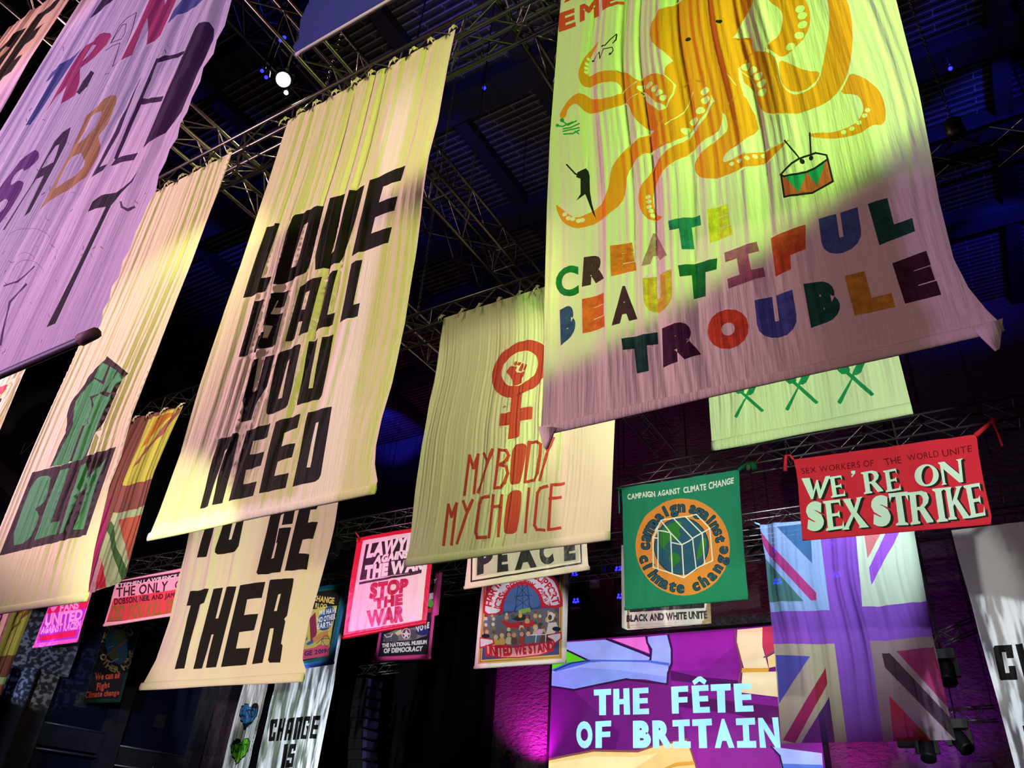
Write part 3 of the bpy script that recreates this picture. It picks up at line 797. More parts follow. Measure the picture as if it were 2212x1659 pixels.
o = MB().box((at3(1938, 1600, 26.2)[0], 26.0, at3(1938, 1614, 26.2)[2]), (at3(1975, 1600, 26.2)[0], 26.4, at3(1938, 1596, 26.2)[2])).build('lamp_bar', PLAST, smooth=False)
rod(o, (o.data.vertices[0].co.x+.3, 26.2, o.data.vertices[4].co.z))
tag(o, 'flat black lamp bar below the bottom edge of the union flag', 'stage lamp')
c = Vector(at3(1100, 1640, 28.4))
R = root('uplight', tuple(c), 'small black uplight in front of the magenta wall', 'stage lamp')
MB().box((c.x-.16, 28.2, c.z-.3), (c.x+.16, 28.6, c.z+.05)).build('housing', PLAST, R, smooth=False)
MB().box((c.x-.12, 28.17, c.z-.3), (c.x+.12, 28.2, c.z-.05)).build('lens', mat('blue_glass', (40, 44, 110), 0.2), R, smooth=False)
MB().lathe([(.14, 0), (.16, .1), (.12, .25)], (c.x, 28.4, c.z+.03)).build('head', PLAST, R)
# line array: a curved stack of cabinets
TOPA = Vector(at3(800, 1468, 26.9))
R = root('line_array_speaker', tuple(TOPA), 'tall curved black line array speaker hanging left of the magenta wall', 'speaker')
ang = 0.05; p = TOPA.copy(); GR = mat('speaker_grille', (44, 36, 70), 0.5)
for i in range(10):
    d = Vector((0.03*i*0.35, 0.0, -1)).normalized(); h = 0.40
    q = p+d*h; wd = 0.52
    M4 = MB(); yy = 26.9
    sx = 0.10*(i/9.0)**2*3
    M4.prism([(p.x-wd+sx, p.z), (p.x+.18+sx, p.z), (q.x+.18+sx, q.z+0.02), (q.x-wd+sx, q.z+0.02)], lambda u, v, t: (u, t, v), yy-.4, yy+.4)
    cb = M4.build('cabinet', PLAST, R, smooth=False)
    G = MB(); G.prism([(p.x+.2+sx, p.z-.03), (p.x+.42+sx, p.z-.07), (q.x+.42+sx, q.z+0.09), (q.x+.2+sx, q.z+0.05)], lambda u, v, t: (u, t, v), yy-.35, yy+.35)
    G.build('grille', GR, cb, smooth=False)
    p = q

# ================================================================ the large sheets
CREAM = (226, 214, 192)
INK = (30, 27, 26)
A1, A2, A3, A4 = Crop(0, 0, 3.95), Crop(500, 0, 3.95), Crop(1160, 0, 3.95), Crop(1652, 0, 3.95)
B1, B2, B3, B4 = Crop(0, 400, 3.95), Crop(500, 350, 3.95), Crop(1160, 400, 3.95), Crop(1652, 400, 3.95)
C1, C3, C4, C5 = Crop(0, 800, 3.95), Crop(860, 780, 3.95), Crop(1300, 880, 3.95), Crop(1652, 840, 3.95)
E1, E2, E3, E4, E5 = Crop(400, 700, 5.027), Crop(400, 840, 5.027), Crop(340, 1100, 5.027), Crop(300, 1230, 5.53), Crop(1500, 740, 4.608)
F6, F7, F8 = Crop(0, 0, 7.9), Crop(0, 200, 5.53), Crop(0, 780, 7.54)
G1, G2, G4, G5, G6, G7, G8 = Crop(1170, 1330, 3.568), Crop(1630, 1110, 3.19), Crop(1040, 720, 6.91), Crop(480, 1420, 6.94), Crop(640, 1240, 7.9), Crop(0, 1280, 6.38), Crop(170, 860, 3.608)
D3, D5, D6, D7, D8 = Crop(1852, 1100, 2.967), Crop(1000, 1150, 5.35), Crop(1320, 980, 4.253), Crop(720, 1130, 5.185), Crop(50, 1220, 4.88)
ZT = HT+EYE
STRIP = mat('cream_tie', (214, 200, 176), 0.85)

# ---- LOVE IS ALL YOU NEED
L_ = px2(T1, '622,261 580,410 530,570 480,720 440,835 395,980 345,1105 321,1160')
R_ = px2(T1, '985,64 970,150 953,270 935,345 922,430 903,560 880,700 850,830 828,905 815,965 812,1005 817,1040 811,1056')
art = [(INK, [B2('330,578 435,543 292,1020 368,998 322,1125 135,1187'),
   smooth(B2('560,520 590,475 780,390 818,385 812,425 668,945 640,985 420,1090 395,1085 400,1040'), 1), B2('648,565 685,540 575,910 537,925'),
   B2('880,345 993,292 868,797 908,783 1043,275 1160,220 1032,700 948,888 757,957 755,828'),
   B2('1215,190 1320,137 1505,52 1465,180 1325,240 1288,375 1440,315 1415,440 1255,502 1222,640 1395,580 1365,715 1055,832'),
   B2('237,1217 310,1190 170,1667 95,1687'),
   smooth(B2('390,1160 522,1113 480,1252 405,1272 432,1205 425,1208 378,1330 470,1305 400,1570 375,1595 230,1640 210,1640 255,1505 330,1485 315,1535 340,1525 382,1420 282,1440'), 0),
   B2('488,1552 615,1090 645,1055 808,1008 690,1480 605,1508 638,1385 610,1393 572,1530'), B2('675,1150 710,1128 662,1285 635,1290'),
   B2('858,980 938,945 850,1330 912,1308 890,1410 732,1462'), B2('1055,895 1148,862 1070,1245 1125,1228 1105,1340 945,1388'),
   E1('755,440 850,408 768,740 775,765 815,730 905,380 998,350 905,690 790,900 742,1055 640,1088 685,920 665,770'),
   smooth(E1('1045,380 1080,320 1280,250 1308,262 1295,310 1160,885 1120,940 925,1000 903,985 912,930'), 1), E1('1135,425 1175,408 1080,820 1035,830'),
   E1('1380,215 1480,185 1370,720 1407,710 1525,172 1640,135 1500,790 1465,830 1240,900 1228,885 1232,850'),
   E2('380,560 600,495 618,515 410,1245 302,1268 475,660 440,672 262,1280 160,1303'),
   E2('690,468 950,383 912,535 765,580 722,725 875,690 832,840 675,888 638,1040 788,1010 745,1165 470,1222'),
   E2('1003,375 1280,287 1240,437 1090,487 1055,632 1210,598 1172,748 1015,797 978,952 1137,918 1098,1078 810,1140'),
   E2('1353,268 1617,207 1480,940 1455,985 1415,1012 1165,1063'), E2('1440,385 1477,375 1368,857 1333,862')])]
o = banner('fabric_banner', 'tall cream sheet painted LOVE IS ALL YOU NEED in black block letters', T1, L_, R_, CREAM, art,
           Drape(9.5, 0.036, 11, top=0.7, bottom=0.2, peak=0.5, billow=0.06), nx=150, nz=70, group='tall hand painted sheets')
I1 = len(L_)
hem(o, T1, L_[-1], R_[-1], 0.024, cloth_mat(CREAM), squash=1.9)
ties(o, T1, L_[0], R_[0], 10, STRIP, .8)

# ---- TOGETHER
w0 = atY(735, 1090, T2)[0]; wl = atY(410, 1145, T2)[0]
L_ = [(wl, ZT)] + px2(T2, '410,1145 385,1250 365,1340 335,1425 304,1483')
R_ = [(w0, ZT)] + px2(T2, '737,1078 715,1180 690,1270 668,1345 656,1400 654,1425 661,1448 656,1463')
art = [(INK, [E3('570,100 665,75 545,520 452,535'), E3('760,40 990,-20 905,410 870,465 665,497 650,480 655,440'), E3('855,60 890,55 812,330 780,335'),
   E3('1092,695 1110,640 1260,20 1300,-70 1545,-130 1480,165 1368,182 1395,55 1358,70 1238,540 1278,535 1320,370 1300,375 1338,215 1467,203 1350,688 1110,717'),
   E3('1395,675 1575,-60 1790,-110 1745,10 1690,20 1660,160 1752,142 1705,330 1597,342 1553,487 1668,497 1637,662'),
   E4('635,268 858,238 805,408 757,428 545,1185 428,1193 637,437 587,440'),
   E4('900,235 1010,218 918,588 950,585 1055,215 1180,208 925,1168 805,1178 903,778 868,780 760,1183 647,1190'),
   E4('1222,195 1512,150 1468,340 1308,365 1270,550 1425,530 1380,725 1210,755 1168,948 1335,935 1285,1140 983,1167'),
   E4('1578,145 1590,130 1840,108 1868,120 1860,200 1790,560 1755,598 1768,630 1712,890 1730,910 1695,1115 1560,1115 1540,1080 1617,705 1580,710 1482,1118 1355,1133 1530,400'),
   E4('1675,305 1712,297 1660,500 1625,503')])]
o = banner('fabric_banner', 'tall cream sheet lettered TO GE THER hanging behind the love banner', T2, L_, R_, CREAM, art,
           Drape(6.5, 0.045, 5, top=0.6, bottom=0.25, peak=0.6, billow=.04), nx=110, nz=70, group='tall hand painted sheets')
hem(o, T2, L_[-1], R_[-1], 0.036, cloth_mat(CREAM), squash=1.9)

# ---- raised fist
xl = atY(308, 430, T1)[0]
L_ = px2(T1, '308,430') + [(xl+0.03, 7.2), (xl+0.05, 5.0), (xl+0.06, atY(190, 1290, T1)[1]-0.0)]
R_ = px2(T1, '502,328 470,430 420,570 370,700 330,800 290,900 265,990 240,1050 225,1110 205,1190 193,1260 190,1289')
DKP = (52, 38, 50); GRP = (72, 142, 102)
art = [(DKP, [C1('930,-112 1115,38 1000,185 1012,215 890,445 790,640 750,745 435,835 580,540 590,400 620,290 700,180 790,50')]),
   (DKP, [C1('290,878 600,800 765,735 1003,658 740,1408 0,1585')]),
   (GRP, [C1('460,828 600,560 640,470 650,360 660,270 740,180 820,80 900,130 870,205 780,235 795,260 800,330 760,440 765,465 700,490 720,485 600,800'),
          C1('620,795 735,480 775,465 770,440 815,300 805,250 870,210 930,235 960,205 975,205 960,260 875,430 720,760'),
          C1('880,-60 945,-30 890,100 820,70'), C1('955,-25 1010,10 905,190 880,195 910,130'), C1('1015,20 1065,60 960,200 915,190')], 'uni'),
   (GRP, [smooth(C1('320,930 380,905 440,908 447,940 410,1080 370,1150 310,1190 335,1215 342,1260 250,1470 85,1505 250,1050'), 1),
          C1('530,860 605,840 435,1310 520,1285 480,1400 290,1455'),
          C1('700,815 755,800 763,930 910,755 720,1355 635,1365 765,990 705,1055 690,1010 555,1385 510,1400')], 'uni')]
o = banner('fabric_banner', 'tall cream sheet with a green raised fist above the letters BLM in a black box', T1, L_, R_, CREAM, art,
           Drape(9.5, 0.020, 23, top=0.7, bottom=0.4, peak=0.6, sharp=1.2, billow=.03), nx=130, nz=60, group='tall hand painted sheets')
hem(o, T1, L_[-1], R_[-1], 0.024, cloth_mat(CREAM), squash=1.9)
ties(o, T1, L_[0], R_[0], 7, STRIP, .75)

# ---- TRANS ... purple lit sheet
zb = atY(205, 722, T0)[1]; xl = atY(180, 0, T0)[0]
L_ = [(xl, ZT), (xl, 5.5), (xl+0.02, zb-0.06)]
R_ = [(-3.62, ZT)] + px2(T0, '505,0 497,30 489,60 472,90 465,120 443,150 436,180 418,215 408,245 393,270 387,300 370,325 362,350 346,380 340,415 322,445 312,470 297,500 283,540 268,565 258,600 243,620 237,650 224,670 219,700 206,722')
DP = (62, 40, 66); PK = (176, 66, 104); BL_ = (84, 96, 140); OC = (190, 150, 88); PU = (110, 56, 118)
art = [(DP, [Q('112,0 126,0 112,17 98.5,42 100,38')]+[F6('1770,0 1990,0 1830,130 1560,340 1640,210')]+[A1('1690,260 1720,220 1810,215 1838,260 1830,350 1690,650 1560,960 1420,1140 1240,1280 1590,480')], 'uni'),
   (BL_, [Q('183,107.6 155,129 115,158 101,180 125,165 100,210 61.5,276 70,273 79,260 116,203 148,155 160,139')]),
   (PK, [Q('220,77 228,74 242,75 245,81 234,101 208,127 178,152 176,180 168,205 165,210 137,229 149,190 128,212 108,240 91,263 100,250 128,200 157,150 178,118 190,102 207,94 212,86'), Q('205,101 212,101 195,125 183,137')]),
   (PK, [A1('1300,0 1420,0 1425,60 1450,0 1525,0 1385,320 1270,400 1285,170 1235,280 1150,490 1055,540 1200,250')]),
   (BL_, [A1('1590,0 1775,0 1690,75 1530,150 1450,220 1500,110')]),
   (DP, stroke(Q('243,98 262,60 279,42 299,31 287,72 270,115 263,135 247,147 256,122 264,97 247,103 233,113'), 1.3)+stroke(Q('245,95 256,77 268,58 277,55 274,75 267,88 245,96'), 1.3)
      +stroke(A1('1365,530 1215,880 1000,1360'), 6)+stroke(F6('1385,1600 1480,1430 1600,1280 1500,1480 1385,1600'), 9), 'uni'),
   (DP, [A1('1365,525 1420,485 1520,480 1595,455 1590,480 1540,510 1430,525 1360,560'), A1('1210,880 1240,855 1420,840 1400,885 1200,905'),
         A1('1000,1360 1050,1345 1200,1320 1160,1380 1080,1390 955,1425'), A1('1230,660 1210,690 1040,1150 870,1440 935,1415 900,1470 795,1525 1000,1130 1200,690')], 'uni'),
   (OC, [F7('1360,60 1420,60 1415,140 1310,400 1200,540 1220,650 1180,760 1040,1010 890,1140 480,1420 560,1290 830,790 950,530 1060,290 1200,170'),
         F7('1250,250 1245,290 1170,440 1060,570 960,640 1000,560 1060,420 1110,310 1170,285'), F7('1000,745 1035,830 1020,900 920,1010 695,1175 760,1030 850,850 900,800')]),
   (DP, [F7('875,432 820,620 700,850 380,1440 310,1500 550,1010 460,1050 330,1250 80,1650 50,1659 400,1120 500,930 680,600 780,490'), F7('735,635 700,760 665,850 525,925 600,790 690,660')]),
   (PU, [smooth(F7('450,705 480,720 495,770 470,830 320,970 315,930 250,950 180,1040 145,1130 200,1110 250,1070 300,1080 305,1110 270,1200 130,1430 0,1600 -60,1640 -40,1500 60,1430 120,1330 125,1300 90,1290 40,1320 0,1350 -60,1300 0,1190 60,1100 200,920 290,810'), 1)]),
   ((44, 36, 44), [B1('1205,-110 1140,-20 1010,75 870,95 800,150 758,235 830,208 917,195 680,680 400,1215 478,1183 700,720 960,190 1060,70 1150,-10')])]
r = random.Random(3); flecks = []
for _ in range(90):
    px, py = r.uniform(0, 420), r.uniform(10, 760)
    if px < 182-py*0.6+8 or px > 480-py*0.39: continue
    a = r.uniform(0.6, 2.4); n_ = r.choice((2, 3, 3, 4)); pts = [(px, py)]
    for _i in range(n_-1):
        a += r.uniform(-0.9, 0.9); q = pts[-1]; st = r.uniform(1.5, 5); pts.append((q[0]-st*math.cos(a), q[1]+st*math.sin(a)))
    flecks += stroke(pts, r.uniform(0.6, 1.5))
for c in ((62, 520, 55, 40), (56, 562, 22, 22), (60, 600, 40, 60)):
    flecks += stroke([(c[0]+c[2]*math.cos(t)*.9+t*2, c[1]-c[3]*math.sin(t)*.6) for t in np.linspace(0.2, 2.8, 9)], 0.7)
flecks += stroke(B1('1050,160 1060,200 1100,220 1150,190'), 5)+stroke(B1('50,870 160,830 300,700'), 3)+stroke(B1('0,1360 90,1000 230,850'), 4)
art.insert(0, ((92, 66, 92), flecks, 'uni'))
o = banner('fabric_banner', 'huge white sheet under violet light lettered TRANS and ABL at the left edge', T0, L_, R_, (216, 208, 206), art,
           Drape(7, 0.013, 31, top=0.8, bottom=0.35, peak=0.5, fine=0.1, billow=.02), nx=150, nz=110, group='tall hand painted sheets', kind='scrawl')
hem(o, T0, (L_[-1][0], L_[-1][1]), R_[-1], 0.026, PIPE, name='hem_pipe', part_label='dark weighted hem pipe')
MB().tube([(R_[-1][0]-0.10, T0-.01, R_[-1][1]-.01), (R_[-1][0]+0.025, T0-.01, R_[-1][1]-.005)], [0.034, 0.03], 8).build('pipe_end', mat('brown_tape', (110, 84, 74), 0.7), o)
ties(o, T0, (xl, ZT), (-3.62, ZT), 9, STRIP)

# ---- pink sheet at the far left top
xr = atY(157, 0, T0)[0]
L_ = [(xr-2.6, ZT), (xr-2.6, 5.0)]
R_ = [(xr-0.02, ZT)] + px2(T0, '157,0 127,52 100,98 75,140 38,210 0,276') + [(xr+0.02, 5.0)]
art = [(INK, [F6('485,455 430,560 330,700 0,1260 -60,1330 -60,1190 60,1000 190,825 150,830 0,1020 -60,1080 -40,930 100,770 210,660 370,520')]),
       (INK, [F6('1060,0 1000,0 820,150 690,270 600,400 490,560 400,680 290,920 100,1220 0,1380 -60,1480 60,1470 130,1370 260,1280 450,980 380,1010 295,1070 380,930 490,800 630,690 730,510 800,420 700,500 610,560 700,400 760,310 900,210 960,160')]),
       ((206, 122, 92), [F6('0,30 60,70 10,170 -60,160')])]
banner('fabric_banner', 'pink lit sheet with black letters in the top left corner', T0, L_, R_, (226, 200, 190), art,
       Drape(6, 0.02, 41, top=0.9, bottom=0.8, peak=0.5), nx=110, nz=70, group='tall hand painted sheets')

# ---- dark blue sheet at the top
xa = atY(640, 118, T0)[0]; zb = atY(640, 118, T0)[1]; zb2 = atY(842, 0, T0)[1]
L_ = [(atY(690, 0, T0)[0], 7.9)] + px2(T0, '690,0 672,25 657,52 650,88 636,104 640,117')
R_ = [(xa+2.0, 7.9), (xa+2.0, zb+0.02)]
o = banner('fabric_banner', 'dark blue cloth with a pale hem pipe hanging at the top edge', T0, L_, R_, (38, 44, 112), [],
           Drape(3.5, 0.035, 51, top=0.9, bottom=0.3), nx=60, nz=40, kind='plain')
hem(o, T0, (xa, zb), (xa+2.0, zb+0.02), 0.014, mat('grey_hem_tape', (176, 168, 160), 0.7), name='hem_tape', part_label='pale hem tape')

# ---- MY BODY MY CHOICE
RED = (196, 72, 66)
def thin(s, wd=25): return stroke(C3(s), wd/3.95)
L_ = px2(T2, '958,687 950,760 940,830 915,960 900,1060 885,1180 874,1217')
xr = atY(1318, 1157, T2)[0]
R_ = [(xr-0.05, ZT)] + px2(T2, '1331,900 1326,1000 1321,1100 1318,1157')
art = [(RED, [smooth(G4('735,108 860,130 950,190 1005,270 1022,380 1010,500 980,620 930,690 860,765 760,845 650,910 530,960 462,980 380,975 290,930 220,860 175,760 160,650 175,560 220,450 290,350 380,260 480,185 600,130'), 1),
              smooth(G4('640,275 740,285 810,325 850,400 850,480 825,580 780,660 700,730 600,790 480,810 400,790 350,730 320,650 325,560 370,450 450,360 550,300'), 1)]),
   (RED, [G4('462,940 625,900 605,1140 770,1105 758,1285 603,1328 582,1555 410,1597 430,1378 287,1402 305,1220 448,1187'),
          G4('385,590 440,515 480,505 530,510 550,530 540,555 515,560 540,590 550,602 565,598 600,600 670,585 650,650 625,690 622,765 550,790 480,800 480,720 465,690 430,640'),
          G4('505,495 500,470 520,435 555,435 545,490 515,500'), G4('550,490 570,445 610,445 600,480 575,500'),
          G4('565,570 600,490 620,460 655,465 650,510 610,580 580,580'), G4('640,560 665,490 680,475 705,490 700,520 675,575 650,575')], 'uni'),
   (RED, thin('573,1145 620,815 650,920 690,805 652,1130')+thin('740,795 782,875')+thin('820,770 782,875 688,1122')
      +thin('873,765 830,1090')+thin('873,765 930,770 950,810 935,850 870,890 930,905 940,960 915,1040 880,1080 830,1090')
      +[smooth(C3('1000,730 1060,712 1095,715 1105,740 1060,1020 1040,1055 980,1065 955,1040 975,780'), 1)]
      +thin('1125,700 1085,1035')+thin('1125,700 1190,695 1225,720 1220,800 1195,960 1170,1020 1085,1035')+thin('1250,685 1282,765')+thin('1340,670 1285,790 1215,1020')
      +thin('390,1570 435,1230 460,1330 505,1220 458,1565')+thin('562,1200 592,1290')+thin('638,1190 592,1300 505,1555')
      +thin('780,1165 720,1175 700,1220 665,1460 680,1510 750,1505', 27)+thin('820,1150 778,1505')+thin('890,1150 855,1495')+thin('805,1250 880,1235')
      +[smooth(C3('960,1120 1040,1103 1062,1130 1020,1440 990,1475 930,1480 895,1450 930,1160'), 1)]
      +thin('1118,1090 1085,1460')+thin('1280,1075 1220,1090 1195,1130 1165,1400 1185,1440 1250,1445')+thin('1420,1050 1318,1065 1285,1440 1385,1425')+thin('1300,1180 1390,1165'), 'uni'),
   ((150, 146, 112), [oval(*G4.p(360, 1115), 4, 2, -35)])]
o = banner('fabric_banner', 'cream sheet with a red venus symbol above MY BODY MY CHOICE', T2, L_, R_, (222, 214, 188), art,
           Drape(7, 0.030, 61, top=0.25, bottom=0.3, peak=0.5, fine=0.9, billow=0.04), nx=160, nz=70, group='tall hand painted sheets')
hem(o, T2, L_[-1], R_[-1], 0.034, cloth_mat((222, 214, 188)), squash=1.9)
ties(o, T2, L_[0], (xr-0.05, ZT), 9, STRIP, 1.0)

# ---- forks and knives
def cutlery(cx, cy, s):
    f = lambda t: [E5.p(cx+(x-525)*s, cy+(y-540)*s) for x, y in (map(float, q.split(',')) for q in t.split())]
    G_ = (36, 136, 88)
    return [(G_, [f('370,445 360,428 465,415 490,455 505,490 500,510 540,540 695,678 690,690 670,697 515,560 470,520 440,525 410,500'),
                  f('575,400 600,350 645,340 632,430 592,510 560,530 540,530 437,745 425,757 412,752 400,740 510,560 520,520')], 'uni'),
            ((206, 226, 178), stroke(f('388,425 420,480'), 9/4.6*s)+stroke(f('412,420 442,468'), 9/4.6*s), 'uni')]
L_ = [(atY(1540, 962, T2)[0], ZT)] + px2(T2, '1532,845 1535,905 1538,964')
R_ = [(atY(1938, 755, T2)[0], ZT)] + px2(T2, '1938,755 1953,815 1970,882')
o = banner('fabric_banner', 'cream sheet with crossed green forks and knives below the octopus banner', T2, L_, R_, (224, 218, 192),
           cutlery(525, 540, 1.0)+cutlery(1045, 440, 1.12)+cutlery(1580, 345, 1.25), Drape(6, 0.03, 71, top=0.7, bottom=0.1, peak=0.45, fine=0.5), nx=110, nz=60, group='tall hand painted sheets')
hem(o, T2, L_[-1], R_[-1], 0.045, cloth_mat((224, 218, 192)), squash=1.7)

# ---- union flags in odd colours beside and below the fist banner
L_ = [(atY(395, 875, T2)[0]-2.3, ZT), (atY(395, 875, T2)[0]-2.4, 6.9), (atY(185, 1295, T2)[0]-1.2, atY(200, 1285, T2)[1]-0.1)]
R_ = px2(T2, '396,876 370,938 336,1024 316,1098 298,1165 274,1248 262,1259')
art = [((222, 208, 96), [G8('545,165 820,50 600,630 335,705')]), ((214, 128, 58), [G8('610,150 745,105 500,390')]),
   ((172, 100, 96), [G8('785,90 800,70 790,110 720,200 570,390 430,555 500,430 600,330 700,170')]),
   ((198, 212, 166), [G8('260,915 420,880 540,838 400,1290 330,1440 215,1480 80,1530 180,1250')]),
   ((84, 122, 78), [G8('285,970 250,1020 265,1180 300,1300 345,1445 390,1360 300,1150')]), ((218, 112, 92), [G8('325,955 515,912 400,1285')]),
   ((232, 62, 84), [G8('185,1250 220,1475 105,1500')]), ((196, 62, 128), [G8('300,700 240,920 80,1530 -40,1560 60,1300 200,930')]), ((226, 160, 186), [G8('180,1250 80,1530 115,1520 190,1270')])]
banner('fabric_banner', 'brown, yellow and pink recoloured union flag hanging right of the fist banner', T2, L_, R_, (158, 94, 90), art,
       Drape(5, 0.07, 81, top=0.4, bottom=0.8, peak=0.6), nx=90, nz=60, kind='plain', group='recoloured union flags')
ties(COL.objects[-1], T2, (L_[0][0], ZT-0.02), (R_[0][0], R_[0][1]), 5, STRIP, 1.0)
xr = atY(81, 1305, T2)[0]
L_ = [(xr-2.0, ZT), (xr-2.0, 1.8)]
R_ = [(xr-0.06, ZT)] + px2(T2, '82,1304 40,1415 0,1521') + [(xr+0.06, 1.8)]
art = [((126, 82, 60), [G7('450,175 480,165 440,260 330,390 200,560 110,690 170,540 300,420')]), ((150, 92, 50), [G7('280,195 420,180 190,470')]),
       ((122, 80, 70), [G7('0,895 250,862 130,1165 0,1180 -100,1200 -100,900')]), ((150, 196, 136), [G7('0,1180 130,1160 95,1260 0,1275')]),
       ((150, 90, 74), [G7('0,1275 95,1265 0,1530')])]
banner('fabric_banner', 'olive and brown recoloured union flag at the left edge below the fist banner', T2, L_, R_, (176, 182, 92), art,
       Drape(4, 0.07, 91, top=0.8, bottom=0.8), nx=80, nz=60, kind='plain', group='recoloured union flags')
xr = atY(35, 1312, T2-0.35)[0]
L_ = [(xr-1.6, 7.0), (xr-1.6, 3.0)]; R_ = [(xr-.1, 7.0)]+px2(T2-.35, '35,1312 0,1410')+[(xr+.05, 3.0)]
art = [((214, 30, 110), [G7('-60,250 90,235 60,310 0,340 -60,350')]), ((160, 20, 100), [G7('-60,480 30,475 0,555 -60,560')]), ((252, 120, 220), [G7('0,335 70,300 25,460 -40,480')])]
banner('fabric_banner', 'bright pink and white cloth cut off at the left edge under the fist banner', T2-.35, L_, R_, (246, 176, 190), art, Drape(4, 0.04, 93, top=.8, bottom=.8), nx=40, nz=40, kind='plain')
# sheet beside the fist banner, under the violet one
xr = atY(55, 816, T1)[0]
L_ = [(xr-1.8, ZT), (xr-1.8, 4.2)]
R_ = [(xr-0.05, ZT)] + px2(T1, '56,816 28,885 0,953') + [(xr+0.06, 4.2)]
art = [((222, 84, 104), [F8('-80,480 0,470 215,380 180,450 100,540 -80,660')]), ((232, 208, 96), [F8('225,370 320,320 200,520 130,480 30,620 100,540')]), (DKP, [F8('-60,660 75,620 40,690 -60,800')])]
banner('fabric_banner', 'cream sheet with red and yellow paint cut off under the violet banner', T1, L_, R_, CREAM, art, Drape(5, 0.05, 95, top=.8, bottom=.8), nx=70, nz=50, group='tall hand painted sheets')

# ================================================================ the octopus sheet
def A34(s): return [A3.p(x+1943, y) for x, y in (map(float, t.split(',')) for t in s.split())]
def B34(s): return [B3.p(x+1943, y) for x, y in (map(float, t.split(',')) for t in s.split())]
L_ = [(atY(1212, 0, T1)[0], ZT)] + px2(T1, '1213,0 1205,150 1196,300 1189,450 1182,640 1179,750 1174,860 1168,932')
R_ = [(atY(1935, 0, T1)[0], ZT)] + px2(T1, '1935,0 1960,100 1985,200 2010,330 2030,440 2060,560 2092,622 2130,668 2166,703')
OR = (232, 140, 38)
octo = [A3('1310,-60 1310,0 1180,70 1060,150 1000,250 983,340 1005,410 1070,480 1180,555 1130,640 1120,715 1205,780 1190,900 1130,1130 1250,1200 1500,850 1600,1000 1640,1060 1780,1150 1900,1120 1870,1000 1780,860 1740,720 1730,620 1760,560 1855,470 1840,355 1760,350 1680,345 1760,200 1850,100 1880,0 1890,-60'),
  smooth(A3('1120,715 1060,692 960,690 870,725 830,690 770,640 720,632 480,665 455,680 440,620 470,500 562,370 500,410 430,500 378,620 375,700 400,760 440,775 560,755 690,735 730,755 735,815 700,850 620,885 550,890 480,870 420,835 370,832 310,870 250,950 208,1040 265,1055 290,960 350,915 390,950 440,995 560,998 660,975 770,895 800,930 830,1010 880,1080 960,1135 1045,1165 1200,1000 1205,780'), 1),
  smooth(A3('1045,1165 930,1190 800,1280 700,1400 655,1500 640,1640 600,1750 480,1840 360,1900 300,1870 240,1820 185,1775 200,1850 250,1940 350,1988 460,1960 620,1880 740,1770 780,1660 790,1510 840,1410 940,1340 1100,1312 1200,1275 1290,1200 1390,1090 1480,960 1515,850 1400,700 1205,800'), 1),
  smooth(A3('1480,1000 1400,1120 1310,1230 1150,1340 1010,1470 920,1600 885,1680 880,1740 900,1820 950,1890 1010,1905 1110,1900 1040,1860 1010,1800 1000,1700 1020,1620 1080,1540 1200,1450 1330,1340 1430,1240 1560,1170 1600,1080 1600,980 1530,880'), 1),
  smooth(A3('1620,980 1650,1150 1590,1210 1430,1330 1370,1390 1355,1460 1380,1520 1440,1560 1520,1560 1640,1530 1850,1450 2000,1390 2090,1320 2190,1240 2130,1265 2000,1300 1800,1350 1640,1420 1610,1420 1600,1390 1640,1330 1770,1260 1850,1180 1900,1120 1850,980 1780,820'), 1),
  smooth(A34('-193,350 -100,360 -90,470 0,495 100,540 135,620 150,750 190,825 260,862 340,850 430,800 490,700 510,600 540,440 570,250 560,100 530,0 530,-60 670,-60 680,0 720,60 755,200 765,420 745,600 700,740 600,880 470,960 330,1015 190,1037 60,1015 -20,970 -55,880 -70,800 -200,700'), 1),
  smooth(A34('140,560 240,600 310,640 390,660 485,655 470,720 400,800 330,838 220,828 172,790 150,700'), 1),
  smooth(A34('0,-60 20,0 60,70 150,130 175,200 160,310 110,400 20,470 120,530 150,545 220,520 330,410 395,290 405,180 380,80 330,0 310,-60'), 1),
  smooth(A34('735,672 860,715 905,745 990,810 1035,930 1042,1050 1010,1110 960,1105 920,1120 850,1170 780,1195 650,1220 480,1230 370,1205 430,1185 600,1170 720,1130 800,1090 850,1010 855,960 830,890 790,855 650,845 700,760'), 1)]
SK = (226, 222, 176)
suck = [oval(*A3.p(x, y), 9, 6, -28) for x, y in ((905,780),(980,775),(1033,815),(1075,860),(1110,905))]
suck += [oval(*A3.p(x, y), 11, 7.6, -25) for x, y in ((1790,585),(1850,630),(1900,685),(1930,750),(1935,825))]
suck += [oval(*A3.p(x, y), 10, 7.4, -25) for x, y in ((1450,818),(1455,892),(1412,985),(1355,1070),(1288,1150))]
suck += [oval(*A3.p(x, y), 5.6, 4.4, -20) for x, y in ((1680,1437),(1745,1412),(1810,1392),(1872,1360),(1938,1343),(262,1865),(293,1898),(330,1905),(378,1918),(410,1908),(965,1710),(970,1748),(972,1792),(985,1825),(1002,1860))]
suck += [oval(*A3.p(x, y), 4, 3.6) for x, y in ((455,528),(440,572),(433,610),(433,645))]
suck += [oval(*A34('%d,%d' % p)[0], 10.8, 7.6, -25) for p in ((315,125),(335,183),(338,260),(310,355),(238,455))]
suck += [oval(*A34('%d,%d' % p)[0], 6, 4.6, -15) for p in ((600,0),(632,20),(890,990),(865,1035),(815,1092),(755,1140),(685,1168))]
suck += [A3('900,820 950,830 1040,930 1120,965 1140,990 1110,1010 1060,1000 960,910')]
suck += [smooth(A3('1610,990 1640,1060 1650,1150 1600,1200 1590,1160 1615,1080'), 1)]
